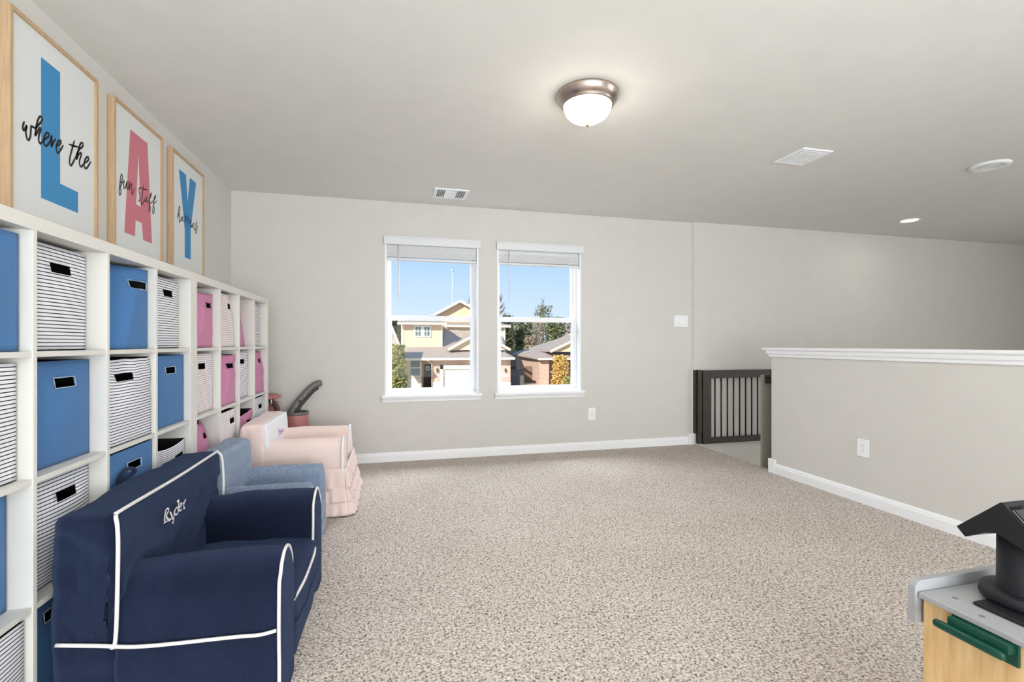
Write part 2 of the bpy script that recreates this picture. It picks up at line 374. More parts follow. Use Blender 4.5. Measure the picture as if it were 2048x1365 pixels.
# ================================================================== WINDOWS
def window(i, x0, x1):
    w = thing('window_%d' % i, 'white double-hung window, %s of the two' % ('left' if i == 1 else 'right'), None, ((x0+x1)/2, YB+.1, WZ[0]), kind='structure')
    z0, z1 = WZ
    f = MB()
    for a in ((x0, x0+.016, YB+.002, YB+WT-.01, z0+.003, z1), (x1-.016, x1, YB+.002, YB+WT-.01, z0+.003, z1), (x0+.0165, x1-.0165, YB+.003, YB+WT-.011, z1-.016, z1), (x0+.0165, x1-.0165, YB+.031, YB+WT-.011, z0+.002, z0+.014)): f.box(*a)
    for a in ((x0+.0165, x0+.032, YB+.10, YB+.185, z0+.0145, z1-.0165), (x1-.032, x1-.0165, YB+.10, YB+.185, z0+.0145, z1-.0165), (x0+.0325, x1-.0325, YB+.101, YB+.184, z0+.0145, z0+.03), (x0+.0325, x1-.0325, YB+.101, YB+.184, z1-.04, z1-.0165)): f.box(*a)
    f.build('window_frame', vinyl_m, w)
    def sash(nm, y, za, zb, st, rt, rb):
        s = MB(); a, b = x0+.03, x1-.03
        s.box(a, a+st, y-.016, y+.016, za, zb, bev=.003); s.box(b-st, b, y-.016, y+.016, za, zb, bev=.003)
        s.box(a+st-.002, b-st+.002, y-.016, y+.016, zb-rt, zb, bev=.003); s.box(a+st-.002, b-st+.002, y-.016, y+.016, za, za+rb, bev=.003)
        o = s.build(nm, vinyl_m, w)
        B('pane', glass_m, o, a+st-.004, b-st+.004, y-.002, y+.002, za+rb-.004, zb-rt+.004)
    sash('upper_sash', YB+.160, 1.345, z1-.035, .028, .035, .04)
    sash('lower_sash', YB+.125, z0+.012, 1.385, .034, .05, .042)
    B('sash_lock', vinyl_m, w, (x0+x1)/2-.03, (x0+x1)/2+.03, YB+.10, YB+.125, 1.386, 1.398, bev=.003)
    sl = MB().box(x0-.032, x1+.032, YB-.045, YB+.03, .602, .627, bev=.005)
    sl.build('window_sill', white_m, w)
    MB().rings([[(x, YB-a, z) for a, z in ((.0, .562), (.012, .562), (.014, .575), (.024, .59), (.03, .6015), (0, .6015))] for x in (x0-.024, x1+.024)]).build('apron', white_m, w)
    # blind
    bl = thing('window_blind', 'raised white slat blind at the top of the %s window' % ('left' if i == 1 else 'right'), 'blind', ((x0+x1)/2, YB-.01, 2.12), 'raised window blinds')
    MB().rings([[(x, YB-a, z) for a, z in ((-.004, 2.048), (.02, 2.047), (.03, 2.053), (.034, 2.07), (.034, 2.10), (.04, 2.112), (.038, 2.124), (-.004, 2.124))] for x in (x0-.008, x1+.016)]).build('valance', blind_m, bl)
    B('head_rail', blind_m, bl, x0+.02, x1-.02, YB+.02, YB+.07, 2.00, 2.05)
    zz = 2.038 if i == 1 else 2.012
    n = 0
    if i == 2: B('slat', blind_m, bl, x0+.018, x1-.02, YB+.012, YB+.062, 2.034, 2.0368)
    while zz > 1.93:
        B('slat', blind_m, bl, x0+.018, x1-.02, YB+.012+(n % 2)*.002, YB+.062, zz, zz+.0056); zz -= .0072; n += 1
    B('bottom_rail', blind_m, bl, x0+.018, x1-.02, YB+.012, YB+.064, 1.906, 1.926, bev=.004)
    MB().tube([(x0+.125, YB+.006, 2.045), (x0+.125, YB+.006, 1.56), (x0+.125, YB+.006, 1.52)], [.006, .0075, .003], 8).build('tilt_wand', blind_m, bl, smooth=True)
    for fx in (.15, .85):
        xx = x0+(x1-x0)*fx
        B('ladder_cord', blind_m, bl, xx-.002, xx+.002, YB+.0095, YB+.0115, 1.906, 2.045)
window(1, *W1); window(2, *W2)

# ================================================================== CEILING FITTINGS, PLATES
def flush_lamp(loc, label):
    t = thing('ceiling_lamp', label, 'ceiling lamp', loc, 'flush ceiling lamps')
    MB().lathe([(0, 0), (.167, 0), (.169, -.006), (.166, -.014), (.16, -.03), (.148, -.046), (.142, -.05), (.14, -.058), (.134, -.064), (.12, -.06), (.118, -.03)], loc, 48).build('pan', nickel_m, t, smooth=True)
    MB().lathe([(.128, -.058), (.126, -.075), (.116, -.098), (.098, -.118), (.07, -.134), (.035, -.143), (0, -.145)], loc, 48).build('glass_bowl', bowl_m, t, smooth=True)
    MB().lathe([(0, -.142), (.012, -.144), (.014, -.149), (.008, -.153), (.011, -.16), (.007, -.167), (0, -.169)], loc, 16).build('finial', brass_m, t, smooth=True)
    return t
flush_lamp((1.02, 2.396, H), 'flush ceiling lamp with glowing glass bowl and nickel rim')

def vent(x0, x1, y0, y1, label, along, banks):
    t = thing('ceiling_vent', label, 'vent', ((x0+x1)/2, (y0+y1)/2, H), 'ceiling vents')
    f = MB(); w = .028
    for a in ((x0, x1, y0, y0+w), (x0, x1, y1-w, y1), (x0, x0+w, y0+w, y1-w), (x1-w, x1, y0+w, y1-w)): f.box(*a, H-.010, H, bev=.003)
    f.build('frame', white_m, t)
    B('duct_opening', duct_m, t, x0+w, x1-w, y0+w, y1-w, H-.0012, H-.0002)
    ix0, ix1, iy0, iy1 = x0+w, x1-w, y0+w, y1-w
    for (a, b, ax, kind) in banks:     # fraction range along the axis ax; open slots or closed plate
        if ax == 'x': p0, p1, q0, q1 = ix0+(ix1-ix0)*a, ix0+(ix1-ix0)*b, iy0, iy1
        else: p0, p1, q0, q1 = iy0+(iy1-iy0)*a, iy0+(iy1-iy0)*b, ix0, ix1
        def bx(nm, pa, pb, qa, qb, za, zb):
            if ax == 'x': B(nm, white_m, t, pa, pb, qa, qb, za, zb)
            else: B(nm, white_m, t, qa, qb, pa, pb, za, zb)
        if kind == 'open':
            n = 5
            for i in range(n+1):
                c = p0+(p1-p0)*i/n; bx('louvre', c-.0022, c+.0022, q0, q1, H-.012, H-.0013)
        else:
            bx('damper_plate', p0, p1, q0, q1, H-.008, H-.0013)
            for i in range(1, 6):
                c = q0+(q1-q0)*i/6; bx('louvre', p0+.002, p1-.002, c-.0012, c+.0012, H-.0105, H-.0082)
vent(.352, .652, 4.125, 4.39, 'white three-way ceiling vent above the left window', 'x', ((0, .28, 'x', 'open'), (.28, .70, 'x', 'shut'), (.70, 1, 'x', 'open')))
vent(2.72, 2.972, 2.67, 2.938, 'white ceiling vent above the half wall', 'y', ((0, .26, 'y', 'open'), (.26, .72, 'y', 'shut'), (.72, 1, 'y', 'shut')))
t = thing('recessed_downlight', 'small lit recessed downlight above the stairwell', 'downlight', (5.45, 3.98, H))
MB().lathe([(.075, 0), (.098, 0), (.1, -.004), (.09, -.008), (.075, -.004)], (5.45, 3.98, H), 40).build('trim_ring', white_m, t, smooth=True)
MB().lathe([(0, -.003), (.06, -.003), (.076, -.0015), (.076, -.0005)], (5.45, 3.98, H), 32).build('lens', led_m, t, smooth=True)
t = thing('smoke_alarm', 'unlit round white ceiling disc fitting over the stairwell', 'smoke alarm', (4.345, 2.60, H))
MB().lathe([(0, -.0001), (.118, -.0001), (.12, -.006), (.112, -.014), (.09, -.02), (.084, -.017), (0, -.019)], (4.345, 2.60, H), 40).build('disc', plate_m, t, smooth=True)
MB().lathe([(.05, -.0185), (.054, -.022), (.058, -.0185)], (4.345, 2.60, H), 32).build('rim', plate_m, t, smooth=True)

def outlet(name, label, c, n, u, w, h, kind):
    # plate lying on a wall: n = outward normal, u = horizontal direction
    t = thing(name, label, 'outlet' if kind == 'outlet' else 'switch', c)
    c = Vector(c); n = Vector(n); u = Vector(u)
    def bx(nm, m, du, dz, w, h, d0, d1, bev=.0):
        p = [c+u*(du+a*w/2)+Vector((0, 0, dz+b*h/2))+n*d for a in (-1, 1) for b in (-1, 1) for d in (d0, d1)]
        lo = [min(q[i] for q in p) for i in range(3)]; hi = [max(q[i] for q in p) for i in range(3)]
        return B(nm, m, t, lo[0], hi[0], lo[1], hi[1], lo[2], hi[2], bev=bev)
    bx('plate', plate_m, 0, 0, w, h, 0.0003, .006, .0025)
    if kind == 'outlet':
        for dz in (-.02, .02):
            bx('socket', plate_m, 0, dz, .034, .03, .006, .0085, .001)
            for du in (-.007, .007): bx('slot', slot_m, du, dz+.003, .0025, .009, .0085, .0089)
        bx('screw', slot_m, 0, 0, .005, .005, .006, .0068)
    else:
        for du in (-.055, 0, .055) if w > .15 else (0,):
            bx('rocker', plate_m, du, 0, .034, .068, .006, .009, .0015)
            bx('rocker_gap', slot_m, du, -.0355, .034, .0015, .006, .0066)
outlet('light_switch', 'white triple light switch plate right of the windows', (3.078, YB, 1.36), (0, -1, 0), (1, 0, 0), .172, .125, 'switch')
outlet('wall_outlet', 'white outlet low on the wall below the right window', (2.024, YB, .378), (0, -1, 0), (1, 0, 0), .08, .128, 'outlet')
outlet('wall_outlet', 'white outlet low on the half wall', (XH, 2.629, .385), (-1, 0, 0), (0, 1, 0), .088, .122, 'outlet')

# ================================================================== FRAMED PRINTS
FX = -1.335
def strokes(name, parent, lst, width, m, to3, off):
    b = MB()
    for st_ in lst:
        wd = width
        if isinstance(st_, tuple): st_, wd = st_
        p = catmull([Vector((a, c, 0)) for a, c in st_], 6); q = [to3(v.x, v.y) for v in p]
        n = len(q); L_ = []; R_ = []
        for i in range(n):
            d = q[min(i+1, n-1)]-q[max(i-1, 0)]; nn = off.cross(d)
            nn = nn.normalized() if nn.length > 1e-9 else Vector((0, 0, 1))
            taper = .55+.45*min(1, i/3, (n-1-i)/3)
            L_.append(b.bm.verts.new(q[i]+nn*wd*taper/2)); R_.append(b.bm.verts.new(q[i]-nn*wd*taper/2))
        for i in range(n-1): b.bm.faces.new((L_[i], L_[i+1], R_[i+1], R_[i]))
    r = bmesh.ops.extrude_face_region(b.bm, geom=b.bm.faces[:])
    for v in r['geom']:
        if isinstance(v, bmesh.types.BMVert): v.co += off*.0004
    return b.build(name, m, parent)
CS, SN = math.cos(YAW), math.sin(YAW)
def plane_pt(u, v, x):   # reads a traced drawing back onto the flat sheet it is printed on
    a = (u-1024)/F_PX; bb = (687.66-v)/F_PX
    tt = x/(SN+a*CS); return Vector((x, tt*(CS-a*SN), CAM_H+tt*bb))
def frame(y0, y1, label, letter_polys, lm, script, sx0, sy0, sc, wd):
    z0, z1 = 1.588, 2.346; w = .017
    t = thing('framed_print', label, 'picture frame', (XL+.002, (y0+y1)/2, z0), 'framed letter prints on the left wall')
    f = MB()
    f.box(XL+.001, FX, y0, y0+w, z0, z1, bev=.0015); f.box(XL+.001, FX, y1-w, y1, z0, z1, bev=.0015)
    f.box(XL+.001, FX, y0+w, y1-w, z0, z0+w, bev=.0015); f.box(XL+.001, FX, y0+w, y1-w, z1-w, z1, bev=.0015)
    f.build('frame', oak_m, t)
    sheet = B('print_sheet', poster_m, t, XL+.004, -1.345, y0+w, y1-w, z0+w, z1-w)
    b = MB()
    for pl in letter_polys: b.poly([(-1.3449, a, c) for a, c in pl], (.0005, 0, 0))
    b.build('letter', lm, t)
    strokes('script', t, script, wd, ink_m, lambda a, c: plane_pt(sx0+a/sc, sy0+c/sc, -1.3442), Vector((1, 0, 0)))
Lp = [[(2.278, 2.245), (2.278, 1.689), (2.506, 1.689), (2.506, 1.781), (2.389, 1.781), (2.389, 2.245)]]
A_out = [[(2.939, 2.247), (2.881, 1.69), (2.986, 1.69), (2.992, 1.78), (2.998, 1.867), (3.022, 2.153), (3.031, 2.247)],
         [(3.031, 2.247), (3.022, 2.153), (3.046, 1.867), (3.058, 1.78), (3.073, 1.69), (3.173, 1.69), (3.12, 2.247)],
         [(2.992, 1.78), (3.058, 1.78), (3.046, 1.867), (2.998, 1.867)]]
Yp = [[(3.531, 2.248), (3.62, 1.89), (3.622, 1.69), (3.718, 1.69), (3.718, 1.9), (3.811, 2.248), (3.704, 2.248), (3.667, 2.068), (3.641, 2.248)]]
where = [[(160, 365), (135, 440), (135, 505), (160, 515), (200, 440), (185, 530), (200, 640), (230, 685), (262, 620), (275, 460), (310, 465), (350, 478)],
         [(350, 490), (385, 440), (450, 370), (462, 310), (430, 282), (395, 330), (370, 420), (355, 520), (345, 605), (375, 560), (420, 480), (440, 500), (410, 600), (405, 690), (430, 745), (480, 700)],
         [(480, 690), (540, 650), (580, 610), (570, 565), (530, 570), (495, 640), (490, 720), (510, 775), (545, 780), (600, 700), (628, 600)],
         [(628, 600), (625, 700), (620, 795), (650, 730), (695, 660)],
         [(705, 790), (765, 755), (785, 715), (770, 690), (735, 710), (705, 790), (708, 870), (735, 905), (780, 850), (825, 770)],
         [(1015, 690), (985, 800), (945, 950), (930, 1050), (950, 1120), (985, 1080), (1030, 980)], [(920, 758), (1000, 785), (1090, 808)],
         [(1030, 985), (1090, 850), (1150, 800), (1160, 750), (1130, 732), (1100, 790), (1070, 900), (1048, 1015), (1085, 930), (1125, 905), (1130, 940), (1100, 1040), (1105, 1110), (1130, 1140), (1170, 1090)],
         [(1170, 1085), (1230, 1050), (1258, 1005), (1240, 970), (1200, 1010), (1180, 1080), (1185, 1150), (1215, 1168), (1255, 1120), (1295, 1048)]]
fun = [[(104, 668), (124, 640), (131, 600), (122, 568), (110, 610), (102, 690), (95, 768), (105, 790), (116, 750), (108, 705), (130, 660), (150, 635)],
       [(150, 640), (143, 690), (148, 720), (165, 700), (180, 645), (175, 700), (182, 730), (195, 690)], [(195, 690), (205, 650), (200, 740), (215, 690), (228, 670), (226, 740), (232, 785), (258, 715)],
       [(330, 715), (310, 715), (303, 750), (315, 790), (312, 850), (298, 850)], [(352, 685), (338, 800), (328, 885), (345, 880), (362, 830)], [(322, 712), (360, 730), (395, 735)],
       [(362, 815), (360, 850), (372, 855), (388, 810), (384, 850), (395, 870), (408, 840)], [(408, 850), (430, 800), (435, 770), (420, 800), (412, 900), (410, 955), (420, 960), (425, 920), (415, 890), (440, 860)],
       [(440, 870), (470, 830), (480, 795), (465, 820), (455, 900), (448, 975), (460, 980), (466, 930), (455, 890), (492, 850)]]
happens = [[(165, 690), (185, 610), (180, 575), (165, 640), (158, 720), (172, 670), (185, 690), (176, 750), (180, 775), (198, 740)],
           [(220, 710), (203, 715), (200, 750), (215, 745), (222, 705), (222, 750), (235, 770)], [(253, 650), (248, 740), (242, 840)], [(248, 720), (266, 700), (268, 740), (248, 765)],
           [(288, 675), (282, 760), (276, 860)], [(284, 740), (300, 725), (302, 765), (284, 785)], [(306, 790), (322, 775), (324, 750), (312, 760), (310, 810), (322, 835), (335, 805)],
           [(335, 790), (335, 840), (348, 800), (360, 790), (358, 840), (366, 870), (378, 830)], [(378, 830), (392, 770), (385, 790), (398, 830), (395, 880), (380, 910), (376, 880), (408, 820)]]
frame(2.105, 2.640, 'framed print of a tall blue letter L with script across it', Lp, pblue_m, where, 30, 200, 8.53, .0088)
frame(2.770, 3.290, 'framed print of a pink letter A with script across it', A_out, ppink_m, fun, 220, 240, 5.254, .0062)
frame(3.415, 3.935, 'framed print of a blue letter Y with script across it', Yp, pblue_m, happens, 330, 320, 6.2, .0062)

# ================================================================== CUBE SHELVES AND BINS
C = .9548; SY = 1.2147; US = 1.465; DEPTH = .39
FR = .039; CELL = .335; DV = (US-2*FR-4*CELL)/3
def cell_y(u, c): return SY+u*(US+.001)+FR+c*(CELL+DV)
def cell_z(r): return FR+(3-r)*(CELL+DV)
def shelf(u, label):
    y0 = SY+u*(US+.001); y1 = y0+US; x0, x1 = -C-DEPTH, -C
    t = thing('cube_shelf', label, 'shelf', ((x0+x1)/2, (y0+y1)/2, 0), 'white cube shelves')
    B('top_panel', kallax_m, t, x0, x1, y0, y1, US-FR, US, bev=.0012)
    B('bottom_panel', kallax_m, t, x0, x1, y0, y1, 0.0, FR, bev=.0012)
    B('side_panel', kallax_m, t, x0, x1, y0, y0+FR, FR, US-FR, bev=.0008)
    B('side_panel', kallax_m, t, x0, x1, y1-FR, y1, FR, US-FR, bev=.0008)
    for c in range(3):
        a = cell_y(u, c)+CELL; B('divider', kallax_m, t, x0, x1-.001, a, a+DV, FR, US-FR, bev=.0008)
    for c in range(4):
        for r in range(3):
            a = cell_y(u, c); z = cell_z(r)-DV
            B('shelf_board', kallax_m, t, x0, x1-.004, a+.0003, a+CELL-.0003, z, z+DV, bev=.0008)
shelf(0, 'white cube shelf unit with blue and striped bins, nearer the camera')
shelf(1, 'white cube shelf unit with pink and striped bins, nearer the back wall')

def sstep(a, b, x):
    t = max(0, min(1, (x-a)/(b-a))); return t*t*(3-2*t)
def bin_(u, c, r, kind, h=.318, hs=0., hw=.1, hh=.031, ht=.052, bulge=.012, folds=(), sag=0., lean=0., top_in=0., rough=.0, recess=.048, wid=.316, label=None):
    # hs: handle centre across (-1..1); folds: (angle, offset, slope) creases pushing the front panel inwards
    m = dict(blue=bluebin_m, pink=pinkbin_m, navy=strn_m, rose=strr_m, grey=strg_m)[kind]
    ya = cell_y(u, c)+(CELL-wid)/2; za = cell_z(r)+.0015; D = .32; xf = -C-recess
    t = thing('fabric_bin', label, 'bin', (xf-D/2, ya+wid/2, za), 'fabric bins in the cube shelves')
    b = MB(); bm = b.bm; uvl = bm.loops.layers.uv.new('uv')
    seed = u*40+c*10+r
    def deform(s, d, tt):      # s -1..1 across (to +y), d 0..1 front to back, tt 0..1 up
        y = ya+wid/2+s*wid/2; z = za+tt*h; x = xf-d*D
        mid = math.sin(PI*min(1, tt*1.05))
        front = (1-d)
        x += bulge*front**4*(1-s*s)*mid
        y += (s*.006*mid*(1-abs(2*d-1)**2))
        if top_in: y -= s*top_in*wid/2*sstep(.45, 1, tt)
        x += lean*tt*front
        for (px, py, nx, ny, amp) in folds:      # crease line through (px,py), inward on the side of (nx,ny)
            dist = (s-px)*nx+(tt-py)*ny
            if dist > 0: x -= amp*min(dist, .9)*front**3
        z -= sag*front**2*(1-s*s)*sstep(.6, 1, tt)
        if rough:
            nv = noise.noise_vector(Vector((y*14, z*14, seed)))*rough*(.3+tt)
            x += min(0, nv.x)*front if d < .5 else 0; y += nv.y*.5*(1 if abs(s) < .98 else .4); z += nv.z*.5*tt
        y = min(max(y, ya-.0075), ya+wid+.0075)
        return Vector((x, y, z))
    h0, h1 = 1-(ht+hh)/h, 1-ht/h; s0, s1 = hs-hw/wid, hs+hw/wid
    def breaks(n, lo, hi, a, bb):
        l = [lo+(hi-lo)*i/n for i in range(n+1)]
        l = [v for v in l if abs(v-a) > .02*(hi-lo) and abs(v-bb) > .02*(hi-lo)]
        return sorted(set(l+[a, bb]))
    Ss = breaks(18, -1, 1, s0, s1); Ts = breaks(18, 0, 1, h0, h1)
    def patch(fn, A, Bs, hole=None):
        V = [[bm.verts.new(deform(*fn(p, q))) for q in Bs] for p in A]
        for i in range(len(A)-1):
            for j in range(len(Bs)-1):
                if hole and hole(.5*(A[i]+A[i+1]), .5*(Bs[j]+Bs[j+1])): continue
                f = bm.faces.new((V[i][j], V[i+1][j], V[i+1][j+1], V[i][j+1])); f.smooth = True
                for lp, (p, q) in zip(f.loops, ((A[i], Bs[j]), (A[i+1], Bs[j]), (A[i+1], Bs[j+1]), (A[i], Bs[j+1]))): lp[uvl].uv = (p, q)
    patch(lambda p, q: (p, 0, q), Ss, Ts, lambda p, q: s0 < p < s1 and h0 < q < h1)
    D_ = [0, .03, .08, .2, .4, .6, .8, 1]
    patch(lambda p, q: (1, p, q), D_, Ts); patch(lambda p, q: (-1, p, q), D_, Ts); patch(lambda p, q: (p, 1, q), [-1, -.5, 0, .5, 1], Ts)
    patch(lambda p, q: (p, q, 0), [-1, -.5, 0, .5, 1], [0, .5, 1])
    bmesh.ops.remove_doubles(bm, verts=bm.verts, dist=.0004)
    o = b.build('body', m, t, smooth=True)
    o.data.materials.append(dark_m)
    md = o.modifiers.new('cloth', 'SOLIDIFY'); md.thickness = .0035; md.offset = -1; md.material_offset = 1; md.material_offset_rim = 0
    # stitched edge round the handle slot
    if kind in ('blue', 'pink'):
        e_ = .012
        loop = [(s0, h0), (0.5*(s0+s1), h0), (s1, h0), (s1, .5*(h0+h1)), (s1, h1), (.5*(s0+s1), h1), (s0, h1), (s0, .5*(h0+h1))]
        MB().tube([deform(a, 0, q)+Vector((.0008, 0, 0)) for a, q in loop], .0016, 6, closed=True).build('slot_edging', seam_m if kind == 'blue' else pinkbin_m, t, smooth=True)
    return t
DG = (-.25, .45, -.75, .66)   # diagonal fold seen on several bins: the upper near corner is pushed in
nm_r = ['top row', 'second row', 'third row', 'bottom row']; nm_c = ['first', 'second', 'third', 'fourth']; nm_u = ['near shelf', 'far shelf']
nm_k = dict(blue='plain blue fabric bin', pink='plain pink fabric bin', navy='navy striped white fabric bin', rose='rose striped white fabric bin', grey='grey striped white fabric bin')
BINS = [
 (0, 0, 0, 'blue', dict(bulge=.02)), (0, 0, 1, 'navy', {}), (0, 0, 2, 'blue', dict(bulge=.02)), (0, 0, 3, 'navy', {}),
 (0, 1, 0, 'navy', dict(hs=.12, bulge=.02, h=.321)), (0, 1, 1, 'blue', dict(hs=.1, bulge=.022)), (0, 1, 2, 'navy', dict(hs=.2, bulge=.02)), (0, 1, 3, 'blue', {}),
 (0, 2, 0, 'blue', dict(hs=.62, folds=((.35, .62, -.78, .62, .13),), h=.322, bulge=.006)), (0, 2, 1, 'navy', dict(hs=-.25, folds=((0, .80, -.3, .95, .07),), sag=.008, rough=.01)), (0, 2, 2, 'blue', dict(hs=.08, bulge=.008, h=.325)),
 (0, 3, 0, 'navy', dict(hs=.2, bulge=.018)), (0, 3, 1, 'blue', dict(hs=.05, bulge=.01)), (0, 3, 2, 'navy', dict(hs=.5, bulge=.016, h=.265, sag=.015, wid=.31)),
 (1, 0, 0, 'pink', dict(hs=.55, folds=((.0, .55, -.75, .66, .16),), h=.30, rough=.012)), (1, 0, 1, 'rose', dict(hs=-.05, bulge=.006)), (1, 0, 2, 'pink', dict(h=.285, folds=((.1, .62, -.2, 1, .07), (.3, .3, .8, .4, .05)), top_in=.12, rough=.022, hs=.4)),
 (1, 1, 0, 'rose', dict(hs=.45, bulge=.006, folds=((.5, .7, .7, .7, .05),))), (1, 1, 1, 'pink', dict(hs=.5, h=.30, folds=((.15, .55, -.72, .69, .13),), rough=.012)), (1, 1, 2, 'rose', dict(hs=.5, h=.31)),
 (1, 2, 0, 'pink', dict(hs=-.2, h=.295, wid=.30, rough=.01, lean=-.03)), (1, 2, 1, 'grey', dict(hs=.05)), (1, 2, 2, 'pink', dict(h=.26, folds=((.1, .6, -.4, .9, .03),), rough=.018, sag=.02, hs=.35)),
 (1, 3, 0, 'grey', dict(hs=-.3)), (1, 3, 1, 'pink', dict(hs=.25, h=.31, folds=((.1, .7, .2, 1, .05),), rough=.01)), (1, 3, 2, 'grey', dict(hs=.1)),
]
REC = {(0, 0): (.028, .033, .055, .016), (0, 1): (.059, .049, .051, .06), (0, 2): (.028, .015, .012), (0, 3): (.050, .028, .02), (1, 0): (.038, .036, .03), (1, 1): (.027, .022, .02), (1, 2): (.060, .042, .012), (1, 3): (.054, .024, .018)}
for u, c, r, kd, kw in BINS:
    kw['recess'] = REC[(u, c)][r]
    bin_(u, c, r, kd, label='%s in the %s, %s column of the %s' % (nm_k[kd], nm_r[r], nm_c[c], nm_u[u]), **kw)

# ================================================================== CHILD ARMCHAIRS
def arm_section(y0, y1, H_, x, z0=0.0, n=12, k=1., crown=1.):
    w = (y1-y0)/2*k; cy = (y0+y1)/2; pts = [(x, cy-w, z0)]; hh = z0+(H_-z0)*(.5+.5*k)
    rz = w*crown
    for i in range(5): pts.append((x, cy-w*(1+.05*math.sin(PI*i/4)), z0+(hh-rz-z0)*(i+1)/6))
    for i in range(n+1):
        a = PI-PI*i/n; pts.append((x, cy+w*math.cos(a), hh-rz+rz*math.sin(a)))
    for i in range(5): pts.append((x, cy+w*(1+.05*math.sin(PI*i/4)), z0+(hh-rz-z0)*(5-i)/6))
    pts.append((x, cy+w, z0)); return pts
def make_arm(t, y0, y1, H_, xb, xf, m, crown=1., seed=0, amp=.006, z0=0.0, front_bulge=.022):
    b = MB(); rs = []
    N = 36
    for i in range(N+1):
        x = xb+(xf-xb)*i/N
        rs.append([wig(wig(p, amp*(1 if 0 < i < N else .3), 9, seed), amp*.35, 24, seed) for p in arm_section(y0, y1, H_*(1+.012*math.sin(PI*i/N)), x, z0, crown=crown)])
    for k, dx in ((.93, .35), (.75, .75), (.4, 1.)):
        rs.append([Vector(p) for p in arm_section(y0, y1, H_, xf+front_bulge*dx, z0+.0, k=k, crown=crown)])
    b.rings(rs)
    o = b.build('arm', m, t, smooth=True)
    return rs[N]
def chair(name, label, y0, y1, xb, xbf, xf, hb, ha, hs, aw, m, seed, pipe=None, back_panel=None, amp=.008, skirt_z=.22, arm_bulge=.02):
    t = thing(name, label, 'armchair', ((xb+xf)/2, (y0+y1)/2, 0), 'small armchairs in front of the shelves')
    def fb(p):
        q = wig(p, amp, 6, seed)
        k = (p.z/hb)
        q.x += .015*math.sin(PI*k)*(1 if p.x > (xb+xbf)/2 else -.3)
        q = wig(q, amp*.45, 17, seed)
        cr = 1-abs(noise.noise(Vector(((p.x+p.y)*3, (p.y*.8-p.z)*7, seed))))
        q.x -= amp*2.6*max(0, cr-.82)/.18*(1 if p.x > xbf-.03 and ha*.55 < p.z < hb-.12 else 0)
        cs = 1-abs(noise.noise(Vector((p.x*5+seed, p.z*9, p.x*3))))
        if p.y < y0+.05: q.y += amp*.6*max(0, cs-.85)/.15*min(1, max(0, (xbf-.05-p.x)/.04))*min(1, (y0+.05-p.y)/.04)
        return q
    MB().soft(xb, xbf, y0+.004, y1-.004, 0, hb, .028, 40, fb).build('backrest', m, t, smooth=True)
    def fs(p):
        q = wig(p, amp, 8, seed+3); a = (p.x-xbf)/(xf-xbf)
        if p.z > hs*.6: q.z -= .02*a*a
        if p.x > xf-.03: q.x += .018*math.sin(PI*p.z/hs)*math.sin(PI*(p.y-y0)/(y1-y0))
        return q
    MB().soft(xbf-.05, xf-.005, y0+aw-.03, y1-aw+.03, 0, hs, .035, 32, fs).build('seat', m, t, smooth=True)
    A1 = make_arm(t, y0+.012, y0+aw, ha, xbf-.004, xf-.02, m, seed=seed+1, amp=amp*.8, front_bulge=arm_bulge)
    A2 = make_arm(t, y1-aw, y1-.012, ha, xbf-.004, xf-.02, m, seed=seed+2, amp=amp*.8, front_bulge=arm_bulge)
    if pipe:
        r = .0055; pm = pipe
        e = .010
        pts = [(xbf-.012, y0-.001, skirt_z+.022), (xbf+.006, y0-.004, ha*.6), (xbf+.012, y0-.004, ha+.06), (xbf+.008, y0+.002, hb-.04), (xbf-.004, y0+.02, hb-.008), (xbf-.004, y0+.06, hb-.003),
               (xbf-.004, (y0+y1)/2, hb-.008), (xbf-.004, y1-.06, hb-.004), (xbf-.004, y1-.02, hb-.008), (xbf+.008, y1-.002, hb-.04), (xbf+.014, y1-.0, ha+.04), (xbf+.012, y1, ha-.05)]
        MB().tube(catmull(pts, 6), r, 8).build('piping', pm, t, smooth=True)
        MB().tube(catmull([(xb+.02, y0-.003, skirt_z+.045), (xb+.12, y0-.006, skirt_z+.03), (xbf+.08, y0-.008, skirt_z+.012), (xf-.14, y0-.008, skirt_z+.004), (xf-.07, y0-.008, skirt_z+.0), (xf-.022, y0-.004, skirt_z+.004)], 6), r, 8).build('piping', pm, t, smooth=True)
        for A in (A1, A2):
            MB().tube([Vector(p)+Vector((.003, 0, 0)) for p in A], r, 8).build('piping', pm, t, smooth=True)
        zt = hs-.045
        MB().tube(catmull([(xf-.012, y0+aw-.01, zt-.01), (xf+.004, y0+aw+.1, zt), (xf+.006, (y0+y1)/2, zt), (xf+.004, y1-aw-.1, zt), (xf-.012, y1-aw+.01, zt-.005)], 6), r, 8).build('piping', pm, t, smooth=True)
    return t
nav = chair('child_armchair', 'navy blue child armchair with white piping, nearest the camera', 1.605, 2.475, -.932, -.775, -.325, .622, .44, .27, .205, navy_m, 1, pipe=pipe_m, skirt_z=.225)
den = chair('child_armchair', 'blue denim child armchair between navy and pink chairs', 2.535, 3.075, -.93, -.80, -.385, .572, .405, .24, .13, denim_m, 11, amp=.006)
pnk = chair('child_armchair', 'blush pink child armchair with white piping and ruffled skirt', 3.295, 3.94, -.93, -.785, -.30, .605, .485, .28, .16, pink_m, 21, amp=.006)
